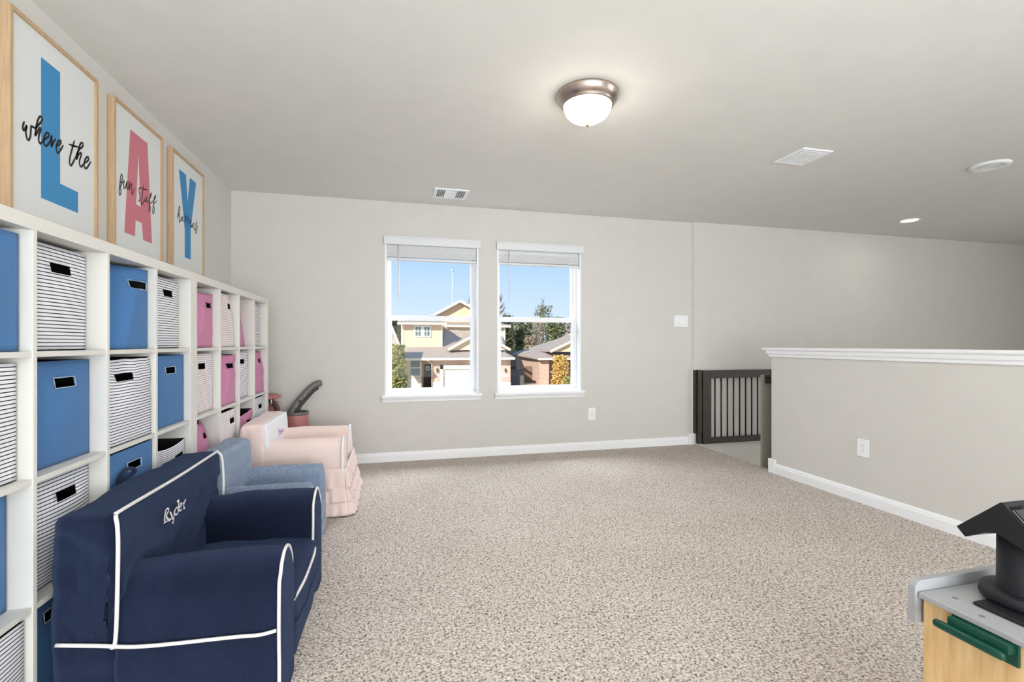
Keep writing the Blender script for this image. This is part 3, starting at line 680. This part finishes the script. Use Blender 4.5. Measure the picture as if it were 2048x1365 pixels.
# embroidered name on the navy chair back
def navy_pt(a, c):
    u = 300+a/12.41; v = 970+c/12.41
    p = plane_pt(u, v, -.751); return p
ry = [([(335, 965), (380, 930), (435, 905)], .005), ([(368, 940), (362, 850), (372, 760), (392, 670)], .009), ([(368, 690), (410, 610), (450, 592), (462, 625), (440, 695), (395, 775)], .006), ([(400, 772), (432, 845), (470, 878), (525, 852)], .009),
      ([(492, 680), (520, 720), (555, 830), (580, 860)], .008), ([(600, 635), (592, 780), (580, 900), (545, 950)], .005), ([(540, 950), (590, 935)], .009),
      ([(690, 560), (640, 590), (612, 670), (622, 738), (660, 738), (700, 690)], .006), ([(665, 430), (712, 392), (705, 520), (695, 640), (732, 635)], .007),
      ([(735, 575), (785, 510), (782, 462), (748, 488), (725, 580), (737, 648), (795, 612)], .006), ([(812, 455), (835, 470), (840, 590), (872, 562)], .007), ([(838, 490), (862, 410), (892, 368)], .008)]
strokes('embroidered_name', nav, ry, .006, pipe_m, navy_pt, Vector((1, 0, 0)))
# pink chair: white front panel on the back, white piping, ruffles, stitched name
def pf(p):
    q = wig(p, .004, 7, 5); q.x += .014*math.sin(PI*p.z/.605); return q
MB().soft(-.80, -.776, 3.312, 3.925, .22, .60, .011, 12, pf).build('back_panel', white_c, pnk, smooth=True, label='white cotton panel')
for (a, b_) in ((3.295, 3.455), (3.78, 3.94)):
    MB().tube([Vector(p)+Vector((.0, 0, 0)) for p in arm_section(a, b_, .487, -.318)], .008, 8).build('piping', white_c, pnk, smooth=True)
def ruffle(z0, z1, out0, out1, seed, nw):
    # path round near side, front and far side of the chair
    path = []
    y0, y1, xf, xb = 3.295, 3.94, -.30, -.80
    for i in range(20): path.append((xb+(xf-xb)*i/20, y0, 0, -1))
    for i in range(8): a = -PI/2+PI/2*i/8; path.append((xf+.0, y0, math.cos(a), math.sin(a)))
    for i in range(26): path.append((xf, y0+(y1-y0)*i/26, 1, 0))
    for i in range(8): a = PI/2*i/8; path.append((xf, y1, math.cos(a), math.sin(a)))
    for i in range(21): path.append((xf+(xb-xf)*i/20, y1, 0, 1))
    P = []
    for q, nq in zip(path, path[1:]+path[-1:]):
        P.append(q); P.append(tuple((a+b)/2 for a, b in zip(q, nq)))
    rs = []
    for k in range(7):
        tt = k/6; z = z1+(z0-z1)*tt; ring = []
        for i, (x, y, nx, ny) in enumerate(P):
            wv = math.sin(i*nw+noise.noise(Vector((i*.13, seed, 0)))*5)
            o = out0+(out1-out0)*tt+.011*tt*wv
            ring.append((x+nx*o, y+ny*o, z+(.004*wv*tt)))
        rs.append(ring)
    b = MB(); b.rings(rs, False, False, closed=False)
    o = b.build('ruffle', pink_m, pnk, smooth=True)
    md = o.modifiers.new('cloth', 'SOLIDIFY'); md.thickness = .004
ruffle(.165, .30, .006, .030, 3, .8); ruffle(.085, .185, .022, .048, 7, .9); ruffle(.006, .10, .036, .066, 13, 1.)
def pink_pt(a, c): return plane_pt(530+a/10.5, 750+c/10.5, -.762)
em = [[(275, 1130), (300, 1150), (290, 1190), (310, 1180), (285, 1230)], [(310, 1200), (325, 1170), (330, 1210), (345, 1165), (350, 1205)], [(355, 1190), (372, 1160), (362, 1150), (352, 1200), (375, 1195)], [(375, 1130), (380, 1160), (392, 1120)], [(300, 1285), (320, 1240), (345, 1220)], [(380, 1215), (398, 1160)]]
strokes('embroidered_name', pnk, em, .006, embp_m, pink_pt, Vector((1, 0, 0)))
# dark cord loop on the shelf behind the navy chair
MB().tube(catmull([(-.95, 1.985, .60), (-.946, 1.995, .635), (-.944, 2.03, .652), (-.944, 2.07, .648), (-.946, 2.10, .63), (-.95, 2.07, .622), (-.946, 2.02, .625), (-.95, 1.99, .60)], 6), .007, 8).build('cord_loop', navy_m, None, smooth=True, label='dark navy twisted fabric loop poking up behind navy chair', cat='strap', org=(-.94, 2.0, .6))

# ================================================================== PINK TOYS IN THE CORNER
tb = thing('toy_bin', 'rose round toy bin with grey rim behind the pink chair', 'toy bin', (-.80, 4.42, 0))
cx, cy = -.80, 4.43
MB().lathe([(0, 0.002), (.075, .002), (.088, .03), (.092, .50), (.088, .51), (.08, .49), (.076, .06), (0, .05)], (cx, cy, 0), 40).build('body', rose_m, tb, smooth=True)
MB().lathe([(.0925, .503), (.098, .505), (.099, .512), (.098, .526), (.094, .53), (.088, .526), (.088, .506)], (cx, cy, 0), 40).build('rim', grey_m, tb, smooth=True)
# grey toy vacuum wand leaning out of the bin towards the wall
vw = thing('toy_vacuum_handle', 'grey toy vacuum handle leaning out of the rose bin', 'toy', (cx, cy, .1))
def vp(u, v, y): 
    a = (u-1024)/F_PX; bb = (687.66-v)/F_PX; tt = y/(CS-a*SN); return Vector((tt*(SN+a*CS), y, CAM_H+tt*bb))
spine = [(-.82, 4.43, .085), (-.842, 4.43, .30), (-.848, 4.435, .47), (-.805, 4.45, .575), (-.745, 4.47, .655), (-.69, 4.49, .718), (-.645, 4.50, .748), (-.605, 4.51, .755)]
sp = catmull(spine, 5)
def band(name, m, offs, hw, th, par, i0=0, i1=None):
    rs = []
    pts = sp[i0:i1]
    for i, p in enumerate(pts):
        d = (pts[min(i+1, len(pts)-1)]-pts[max(i-1, 0)]).normalized(); sd = Vector((0, 1, 0)); nn = d.cross(sd).normalized()
        q = p-nn*offs
        k = 1 if 0 < i < len(pts)-1 else .7
        w_, t_ = hw*k, th*k
        rs.append([q+nn*t_*math.cos(a)+sd*w_*math.sin(a) for a in [2*PI*j/12 for j in range(12)]])
    return MB().rings(rs).build(name, m, par, smooth=True)
band('upper_shell', grey_m, -.008, .022, .029, vw)
band('lower_shell', dgrey_m, .026, .018, .016, vw, 9, 31)
band('trim_line', bolt_m, .012, .0232, .0025, vw, 11, 31)
for k_, i in enumerate((14, 17, 20)):
    MB().lathe([(0, .004), (.009, .003), (.01, 0), (0, -.001)], (0, 0, 0), 14).build('button', dgrey_m if k_ % 2 else bolt_m, vw, smooth=True, at=sp[i]+Vector((.006, -.021, .006)), rot=(PI/2, 0, 0))
tl = thing('toy_lantern', 'dark rose and charcoal domed toy with pink lid beside shelf end', 'toy', (-1.0, 4.46, 0))
lx, ly = -1.02, 4.46
MB().lathe([(0, .002), (.07, .002), (.085, .1), (.088, .44), (.084, .55), (.064, .61), (.03, .63), (0, .632)], (lx, ly, 0), 36).build('body', rosed_m, tl, smooth=True)
MB().lathe([(.03, .628), (.05, .64), (.075, .645), (.098, .652), (.095, .663), (.06, .681), (0, .688)], (lx, ly, 0), 36).build('lid', rose_m, tl, smooth=True)
hp = [(lx+.086*math.cos(a), ly-.06, .46+.17*math.sin(a)) for a in [PI*i/14 for i in range(15)]]
MB().tube(hp, .012, 8).build('handle', dgrey_m, tl, smooth=True)
MB().tube([(lx+.03, ly-.085, .605), (lx+.036, ly-.09, .625), (lx+.034, ly-.086, .642)], .005, 6).build('clip', plate_m, tl, smooth=True)
# orange toy showing inside the blue bin, and trinkets in the open pink bin
def blob(name, label, cat, loc, r, m, seed, par=None):
    return MB().soft(loc[0]-r[0], loc[0]+r[0], loc[1]-r[1], loc[1]+r[1], loc[2]-r[2], loc[2]+r[2], min(r)*.8, 6, lambda p: wig(p, min(r)*.4, 25, seed)).build(name, m, par, smooth=True, label=label, cat=cat, org=loc)
orange_m = mat('orange_toy', (216, 120, 60), .5, .3, 60); cream_m = mat('cream_toy', (226, 206, 182), .6, .2, 40)
yb = cell_y(0, 2); zb_ = cell_z(0)
blob('orange_toy', 'orange toy seen through the handle slot of the blue bin', 'toy', (-C-.10, yb+.235, zb_+.15), (.03, .04, .11), orange_m, 3)
yb = cell_y(1, 2); zb_ = cell_z(2)
blob('plush_toy', 'cream toy poking out over the front of the open pink bin', 'toy', (-C-.028, yb+.235, zb_+.155), (.014, .035, .02), cream_m, 4)
MB().tube(catmull([(-C-.2, yb+.09, zb_+.22), (-C-.2, yb+.12, zb_+.28), (-C-.2, yb+.2, zb_+.308), (-C-.2, yb+.255, zb_+.28), (-C-.2, yb+.27, zb_+.21)], 6), .012, 8).build('toy_hoop', bolt_m, None, smooth=True, label='pale grey hoop standing in the open pink bin', cat='toy', org=(-C-.12, yb+.2, zb_+.2))

# ================================================================== PLAY SHOP COUNTER + TILL
ct = thing('play_counter', 'wooden toy shop counter with grey top and green tray handle', 'toy counter', (1.35, .45, 0))
CX = 1.055; CZ = .60
MB().box(CX+.006, 1.85, .10, .748, 0.0, CZ-.012, bev=.002).build('cabinet', maple_m, ct)
MB().box(CX-.002, 1.86, .08, .752, CZ-.012, CZ, bev=.002).build('counter_top', counter_m, ct)
# grey back board with raised rounded lip
pr = []
for i in range(7): a = PI/2*i/6; pr.append((CX+.004+.02-.02*math.cos(a)+.0, CZ+.004+.018*math.sin(a)))
pts = [(CX+.004, .535)]+pr+[(1.86, CZ+.022), (1.86, .535)]
MB().poly([(a-.012, .7535, c) for a, c in pts], (0, .014, 0)).build('back_board', counter_m, ct)
hd = MB().soft(CX-.028, CX-.014, .596, .710, .558, .574, .0069, 8).build('tray_handle', green_m, ct, smooth=True, label='dark green handle lip')
MB().box(CX-.016, CX+.004, .594, .690, .570, .5865, bev=.002).build('tray_front', green_m, ct)
MB().box(CX-.0005, CX+.0055, .590, .692, .548, .5868).build('tray_slot', green_m, ct)
for (a, b_) in ((1.10, .715), (1.075, .655), (1.25, .60)): MB().lathe([(0, .0004), (.005, .0004), (.005, 0)], (a, b_, CZ), 12).build('peg_hole', slot_m, ct)
ti = thing('toy_card_terminal', 'black toy card terminal on a round post, on grey counter', 'toy till', (1.27, .67, CZ))
px, py = 1.205, .66
MB().soft(px-.10, px+.11, py-.10, py+.03, CZ+.0005, CZ+.0075, .0035, 8).build('foot_plate', black_m, ti, smooth=True)
MB().lathe([(0, .0075), (.068, .0075), (.07, .012), (.068, .026), (.064, .029), (.052, .03), (0, .03)], (px, py, CZ), 40).build('post_base', black_m, ti, smooth=True)
MB().lathe([(.046, .028), (.044, .034), (.043, .165), (0, .165)], (px, py, CZ), 40).build('post', black_m, ti, smooth=True)
# head: gable shaped in profile, customer display slab to +y, keypad slope to -y
HX = px-.062; HW = .15
def hq(u, v):
    q = plane_pt(u, v, HX); return q
prof = [hq(*q) for q in ((1913, 1053), (1930, 1074), (1968, 1066), (1994, 1068), (2008, 1077), (2062, 1112), (2084, 1094), (2019, 1024), (2006, 1007), (2000, 1006))]
MB().poly(prof, (HW, 0, 0)).build('head', black_m, ti)
MB().poly([q+Vector((.012, 0, -.0006)) for q in (hq(1936, 1072.5), hq(1968, 1056), hq(1992, 1067))], (HW-.03, 0, -.0)).build('underside_plate', counter_m, ti, label='grey underside panel')
kA, kB = hq(2012, 1014), hq(2084, 1094); kd = kB-kA; kn = Vector((0, kd.z, -kd.y)).normalized()
if kn.z < 0: kn = -kn
def kplate(name, m, t0, t1, x0, x1, h=.0016, label=None):
    q = [kA+kd*t0+Vector((x0, 0, 0)), kA+kd*t1+Vector((x0, 0, 0)), kA+kd*t1+Vector((x1, 0, 0)), kA+kd*t0+Vector((x1, 0, 0))]
    MB().poly(q, kn*h).build(name, m, ti, label=label)
kplate('keypad_plate', dgrey_m, .12, .98, .012, HW-.012, .001)
kplate('edge_line', bolt_m, .12, .98, .006, .008, .001)
for i in range(5): kplate('vent_slot', bar_m, .02, .09, .010+i*.006, .013+i*.006)
kplate('display', screen_m, .0, .26, .050, .11, .0022, 'small pale display window')
kplate('white_key', plate_m, .34, .42, .034, .06, .003)
for i in range(3):
    for j in range(4): kplate('key', bar_m, .48+j*.115, .48+j*.115+.085, .03+i*.034, .055+i*.034, .004)

# ================================================================== OUTSIDE: STREET SEEN THROUGH THE WINDOWS
GZ = -2.80
MB().box(-60, 80, 6, 140, GZ-.5, GZ).build('ground', grass_m, None, kind='structure')
MB().box(-60, 80, 22, 31, GZ, GZ+.02).build('street', road_m, None, kind='structure')
MB().box(5.2, 10.6, 31, 41.9, GZ, GZ+.03).build('driveway', road_m, None, kind='structure')
def tri_slab(pts, th, m, name, par):
    b = MB(); b.poly([Vector(p) for p in pts], (0, 0, -th)); bmesh.ops.triangulate(b.bm, faces=b.bm.faces[:]); return b.build(name, m, par)
def xz(u, v, y): p = vp(u, v, y); return p.x, p.z
def rect(name, m, par, u0, u1, v0, v1, y, th, bev=0.):
    xa, za = xz(u0, v1, y); xb, _ = xz(u1, v1, y); _, zb = xz(u0, v0, y)
    return B(name, m, par, xa, xb, y, y+th, za, zb, bev=bev)
YF = 42.
h1 = thing('house', 'two-storey cream sided house with garage across the street', 'house', vp(900, 776, YF+4))
# ground floor
rect('wall', siding_m, h1, 800, 843, 716, 778, YF, .3)
rect('wall', brick_m, h1, 864.5, 881, 718, 766, YF, .4)
rect('stone_base', stone_m, h1, 864, 881.5, 765, 778, YF-.06, .4)
rect('wall', brick_m, h1, 880, 992, 718, 732, YF, .4)
rect('wall', brick_m, h1, 996, 1021, 718, 766, YF, .4)
rect('stone_base', stone_m, h1, 995, 1021.5, 765, 778, YF-.06, .4)
rect('wall', siding_m, h1, 842, 866, 718, 778, YF+1.5, .2)
rect('side_wall', siding_m, h1, 840.5, 843.2, 718, 778, YF-.02, 1.5)
rect('side_wall', brick2_m, h1, 1016, 1021, 716, 778, YF+.3, 9)
rect('stone_base', stone_m, h1, 808, 841, 757, 778, YF-.06, .3)
# garage door with its trim and four panels
rect('garage_trim', ctrim_m, h1, 880.5, 886.8, 731, 778, YF-.08, .2)
rect('garage_trim', ctrim_m, h1, 880.5, 997, 731, 739, YF-.08, .2)
for i in range(4): rect('garage_panel', garage_m, h1, 887, 992, 739+i*9.7, 739+i*9.7+9.3, YF+.1, .1, bev=.02)
rect('garage_trim', ctrim_m, h1, 992, 997, 739, 778, YF-.08, .2)
# front door and wreath
d = rect('front_door', ddoor_m, h1, 846.8, 862.5, 728.5, 775, YF+1.42, .08)
rect('door_trim', ctrim_m, h1, 845.2, 846.8, 727, 776, YF+1.38, .1); rect('door_trim', ctrim_m, h1, 862.5, 864.2, 727, 776, YF+1.38, .1); rect('door_trim', ctrim_m, h1, 846.8, 862.5, 726.8, 728.5, YF+1.38, .1)
wc = vp(855.5, 737.3, YF+1.36)
MB().tube([wc+Vector((.15*math.cos(a), 0, .15*math.sin(a))) for a in [2*PI*i/20 for i in range(20)]], .06, 8, closed=True).build('wreath', white_c, d, smooth=True, label='white round wreath')
# porch window
w = rect('window', hglass_m, h1, 821, 840, 721.5, 752.5, YF-.03, .1)
for q in ((820, 841, 735.5, 737.3), (820, 841, 720.5, 721.8), (820, 841, 752, 753.8), (819.5, 821, 720.5, 753.8), (840, 841.4, 720.5, 753.8)): rect('window_bar', ctrim_m, w, *q, YF-.07, .1)
# lanterns
for u in (874.5, 1011):
    p = vp(u, 741, YF-.15); MB().lathe([(0, .2), (.03, .2), (.09, .08), (.07, -.12), (.03, -.2), (0, -.2)], p, 10).build('wall_lantern', ddoor_m, h1)
rect('number_plate', garage_m, h1, 1006, 1016, 750, 755, YF-.05, .04)
# lower roof, fascia, downspout
rf = MB(); e0 = vp(797.5, 717, YF-.7); e1 = vp(1030, 717.3, YF-.7); t0 = vp(801, 694, YF+2.6); t1 = vp(1008, 703.5, YF+1.2); t2 = vp(940, 693.5, YF+2.6)
e1.z = e0.z
tri_slab([e0, e1, t1, t2, t0], .12, shingle_m, 'roof', h1)
B('fascia', ctrim_m, h1, e0.x, e1.x, YF-.78, YF-.70, e0.z-.2, e0.z-.01)
B('soffit', ctrim_m, h1, e0.x, e1.x, YF-.7, YF+1.5, e0.z-.2, e0.z-.16)
MB().tube([vp(853, 716, YF-.82), vp(855, 722, YF-.75), vp(863, 727, YF-.15), vp(864, 732, YF-.1), vp(864, 776, YF-.1)], .045, 6).build('downspout', ctrim_m, h1, smooth=True)
# upper storey box with battens
YU = YF+2.5
rect('upper_wall', siding_m, h1, 804.5, 885, 646, 700, YU, 6)
for u in (804.5, 882.3): rect('corner_board', garage_m, h1, u, u+2.6, 648, 694.5, YU-.06, .1)
for i in range(1, 10):
    u = 807+i*7.7
    rect('batten', siding_m, h1, u, u+.7, 675 if 828 < u < 861 else 649, 694.5, YU-.018, .03)
rect('window_trim', garage_m, h1, 828, 862, 650.5, 674.5, YU-.10, .1)
for u in (831, 848.8):
    w = rect('window', hglass_m, h1, u, u+10.3, 654.5, 672, YU-.13, .06)
    rect('window_bar', garage_m, w, u+4.7, u+5.6, 654.5, 672, YU-.16, .05); rect('window_bar', garage_m, w, u, u+10.3, 662.6, 663.6, YU-.16, .05)
rect('fascia', ctrim_m, h1, 794.5, 894, 645.2, 649.2, YU-.75, .12)
a, b_ = vp(794.5, 645.2, YU-.7), vp(894, 645.2, YU-.7)
tri_slab([a, b_, Vector((b_.x-1.2, YU+3.5, a.z+.75)), Vector((a.x+1.2, YU+3.5, a.z+.75))], .12, shingle_m, 'roof', h1)
rect('soffit', ctrim_m, h1, 795, 893.5, 648.6, 649.2, YU-.7, .75)
# recessed upper wall and the garage roof rising to it
YG = YF+5.5
rect('upper_wall', siding_m, h1, 884, 1010.5, 652, 708, YG, 4)
rect('fascia', ctrim_m, h1, 890, 1022, 650.5, 654.2, YG-.5, .1)
a, b_ = vp(890, 650.5, YG-.45), vp(1022, 650.5, YG-.45)
tri_slab([a, b_, Vector((b_.x-2.5, YG+3.5, a.z+.8)), Vector((a.x, YG+3.5, a.z+.8))], .12, shingle_m, 'roof', h1)
rect('corner_board', garage_m, h1, 1008.3, 1010.6, 654, 708, YG-.05, .1)
tri_slab([vp(885.5, 694, YF+2.6), vp(940, 693, YF+2.7), vp(926, 682, YG-1.0), vp(911, 659.5, YG-.05), vp(891.5, 658.5, YG-.05)], .1, shingle_m, 'roof', h1)
tri_slab([vp(940, 693, YF+2.7), vp(1010, 700, YF+2.2), vp(1004, 672, YG-.05), vp(911, 659.5, YG-.05), vp(926, 682, YG-1.0)], .1, shingle_m, 'roof', h1)
# small gable over the garage
gl, ga, gr_ = vp(895.5, 700.5, YF+.8), vp(957, 666, YF+.8), vp(1019, 706, YF+.8)
gr_.z = gl.z
MB().poly([gl, ga, gr_], (0, .2, 0)).build('gable', siding_m, h1)
for p, q in ((gl, ga), (ga, gr_)):
    tri_slab([p+Vector((0, -.3, .08)), q+Vector((0, -.3, .08)), q+Vector((0, 3.6, .08)), p+Vector((0, 2.2, .08))], .1, shingle_m, 'roof', h1)
    MB().tube([p+Vector((0, -.34, .0)), q+Vector((0, -.34, .0))], .13, 6).build('rake_board', ctrim_m, h1)
# big gable behind
YK = YF+7.
gl, ga, gr_ = vp(868, 631, YK), vp(919, 603.5, YK), vp(970, 631, YK)
MB().poly([gl, ga, gr_, vp(970, 655, YK), vp(868, 655, YK)], (0, .2, 0)).build('gable', siding_m, h1)
for p, q in ((gl, ga), (ga, gr_)):
    tri_slab([p+Vector((0, -.5, .1)), q+Vector((0, -.5, .1)), q+Vector((0, 7, .1)), p+Vector((0, 7, .1))], .15, shingle_m, 'roof', h1)
    MB().tube([p+Vector((0, -.55, .0)), q+Vector((0, -.55, .0))], .14, 6).build('rake_board', garage_m, h1)
for i in range(12):
    u = 876+i*8; dz = abs(u-919)*.54
    rect('batten', siding_m, h1, u, u+.7, 604.5+dz, 652, YK-.018, .03)
# neighbour at far left
h0 = thing('house', 'brown roofed house at the left edge of the left window', 'house', vp(780, 770, 40))
tri_slab([vp(784, 655, 40), vp(801, 699, 38.5), vp(765, 712, 38.5), vp(740, 655, 40)], .15, shingle_m, 'roof', h0)
MB().tube([vp(783.5, 654, 39.9), vp(801.5, 699, 38.4)], .09, 6).build('rake_board', ctrim_m, h0)
rect('wall', brick2_m, h0, 740, 793, 690, 778, 40.5, 1.2)
# house on the right
YH = 43.5
h2 = thing('house', 'brick single-storey house with grey roof in the right window', 'house', vp(1110, 775, YH+3))
rect('wall', brick2_m, h2, 1079, 1098, 716, 777, YH, .5)
rect('wall', brick2_m, h2, 1096, 1190, 700, 777, YH+2.2, .3)
xa, za = xz(1080, 777, YH); _, zt = xz(1080, 716, YH)
B('side_wall', brick2_m, h2, xa, xa+.3, YH+.4, YH+9, za, zt)
rect('wall', brick2_m, h2, 1150, 1190, 716, 777, YH, .5)
p0, p1, p2, p3 = vp(1076, 717, YH-.5), vp(1195, 716, YH-.5), vp(1195, 640, YH+8), vp(1120, 676, YH+8)
p1.z = p0.z
p4 = Vector((p0.x-.3, YH+8.5, p0.z+.25))
tri_slab([p0, p1, p2, p3], .14, shingle_m, 'roof', h2)
tri_slab([p0, p3, p4], .14, shingle_m, 'roof', h2)
B('fascia', ctrim_m, h2, p0.x, p1.x, YH-.58, YH-.5, p0.z-.18, p0.z)
g0, g1 = vp(1099, 704, YH-.2), vp(1165, 672, YH-.2); g2 = Vector((2*g1.x-g0.x, g0.y, g0.z))
MB().poly([g0, g1, g2], (0, .3, 0)).build('gable', siding_m, h2)
MB().tube([g0+Vector((0, -.3, 0)), g1+Vector((0, -.3, 0))], .13, 6).build('rake_board', ctrim_m, h2)
tri_slab([g0+Vector((0, -.25, .1)), g1+Vector((0, -.25, .1)), g1+Vector((0, 5, .1)), g0+Vector((0, 3, .1))], .12, shingle_m, 'roof', h2)
# fences
def fence(label, u0, u1, v0, v1, y, m, bw):
    t = thing('fence', label, 'fence', vp((u0+u1)/2, v1, y)); xa, za = xz(u0, v1, y); xb, zb = xz(u1, v0, y); x = xa; b = MB()
    while x < xb-bw*.5:
        b.box(x, x+bw*.92, y, y+.03+random.uniform(0, .01), za, zb+random.uniform(-.04, .04)); x += bw
    b.build('boards', m, t, kind='stuff'); B('rail', m, t, xa, xb, y+.04, y+.09, za+.3, za+.42)
fence('weathered tall fence behind the gap between the houses', 1000, 1060, 702, 735, 54, fence_m, .3)
fence('dark grey board gate between the two houses', 1021.5, 1049, 738, 778, 43.5, dfence_m, .16)
fence('brown fence beside the brick house', 1049.5, 1064, 733, 768, 46, mat('brown_fence', (130, 108, 92), .9, .3, 4), .16)
# trees
def tree(name, label, u, v0, v1, y, hw, m, n, leaf, cat='tree', shape=1., trunk=True, group=None):
    top = vp(u, v0, y); bot = vp(u, v1, y); base_z = GZ
    t = thing(name, label, cat, (top.x, y, base_z), group)
    wpx = vp(u+hw, v0, y).x-top.x; hgt = (top.z-bot.z)/2; cz = (top.z+bot.z)/2
    if trunk: MB().tube([(top.x, y, base_z), (top.x+.05, y, cz), (top.x, y, top.z-.2)], [wpx*.08+.05, wpx*.05+.03, .02], 7).build('trunk', bark_m, t, smooth=True)
    b = MB(); rnd = random.Random(int(u*7+v0))
    for i in range(n):
        while True:
            q = Vector((rnd.uniform(-1, 1), rnd.uniform(-1, 1), rnd.uniform(-1, 1)))
            rad = 1-shape*.5*(q.z+1)*.8
            if (q.x**2+q.y**2) < rad*rad*(.65+.5*noise.noise(Vector((q.x*2.5, q.y*2.5, q.z*4+u)))) and q.length > .25: break
        c = Vector((top.x+q.x*wpx, y+q.y*wpx, cz+q.z*hgt)); s_ = leaf*rnd.uniform(.6, 1.4)
        d1 = Vector((rnd.gauss(0, 1), rnd.gauss(0, 1), rnd.gauss(0, 1))).normalized(); d2 = d1.orthogonal().normalized()
        vs = [b.bm.verts.new(c+d1*s_*a+d2*s_*.6*bb) for a, bb in ((-1, 0), (0, -.8), (1, 0), (0, .8))]
        b.bm.faces.new(vs)
    b.build('foliage', m, t, kind='stuff')
tree('yard_tree', 'olive green leafy tree in front of the cream house', 796, 690, 800, 34, 24, leafs[1], 4200, .11, shape=.45)
tree('yard_tree', 'golden yellow leafed tree in front of the brick house', 1121, 711, 785, 40, 22, leafs[2], 3800, .10, shape=.3)
tree('yard_shrub', 'pale green shrub beneath the golden tree', 1134, 754, 785, 36, 9, leafs[1], 500, .1, 'shrub', shape=.2)
for i, (u, v0, v1, y, hw, k, lb) in enumerate([
    (784, 640, 725, 60, 18, 4, 'dark cedar behind the left neighbour house'), (803, 644, 725, 68, 16, 0, 'cedar between left neighbour and cream house'),
    (1014, 632, 725, 63, 20, 4, 'dark cedar just right of the cream house'), (1046, 640, 725, 66, 30, 0, 'broad green cedar above the far fence'),
    (1086, 612, 725, 90, 34, 0, 'tall olive cedar rising above the other trees'), (1072, 642, 725, 79, 30, 3, 'brown leafless tree left of the brick house roof'),
    (1112, 636, 725, 66, 34, 0, 'green cedar behind the brick house roof'), (1146, 642, 725, 58, 26, 3, 'brown bare tree at the right window edge'), (1160, 636, 725, 82, 34, 0, 'cedar hidden behind the right window jamb'),
    (1062, 672, 725, 59.5, 24, 3, 'brown brush behind the far fence'), (1032, 660, 725, 74, 24, 1, 'olive brush above the fence')]):
    tree('background_tree', lb, u, v0, v1+30, y, hw, leafs[k], 4200, .22 if k != 3 else .15, shape=.45 if k != 3 else .6, group='trees behind the houses')
def bare(label, u, v0, v1, y, seed):
    t = thing('bare_tree', label, 'tree', (vp(u, v1, y).x, y, GZ)); rnd = random.Random(seed); b = MB()
    top = vp(u, v0, y); b.tube([(top.x, y, GZ), (top.x, y, top.z)], [.18, .03], 6); zb = vp(u, v1, y).z
    for i in range(26):
        z = zb+(top.z-zb)*i/26; L_ = (1-i/30)*1.6*rnd.uniform(.6, 1.2); sg = rnd.choice((-1, 1))
        p = Vector((top.x, y, z)); q = p+Vector((sg*L_*.7, rnd.uniform(-.5, .5), L_*.55)); b.tube([p, (p+q)/2+Vector((0, 0, -.1)), q], [.06, .04, .015], 5)
        q2 = (p+q)/2; b.tube([q2, q2+Vector((sg*.3, 0, .5))], [.03, .01], 4)
    b.build('branches', bark_m, t)
bare('bare branched tree top at the left edge of the right window', 999, 592, 645, 56, 3)
bare('bare branched treetop right of the big gable', 945, 588, 640, 58, 5)
bare('bare spire of branches above the cedars in right window', 1085, 598, 650, 97, 8)
pole_m = mat('pale_blue_pole', (178, 200, 224), .6)
pl = thing('street_pole', 'slender pale pole with a cap rising above the gable roof', 'pole', (vp(905, 700, 75).x, 75, GZ))
p = vp(905, 541, 75); MB().tube([(p.x, 75, GZ), (p.x, 75, p.z)], .09, 8).build('shaft', pole_m, pl, smooth=True)
MB().lathe([(0, .12), (.2, .1), (.22, -.1), (.12, -.2), (0, -.2)], p, 12).build('cap', pole_m, pl, smooth=True)
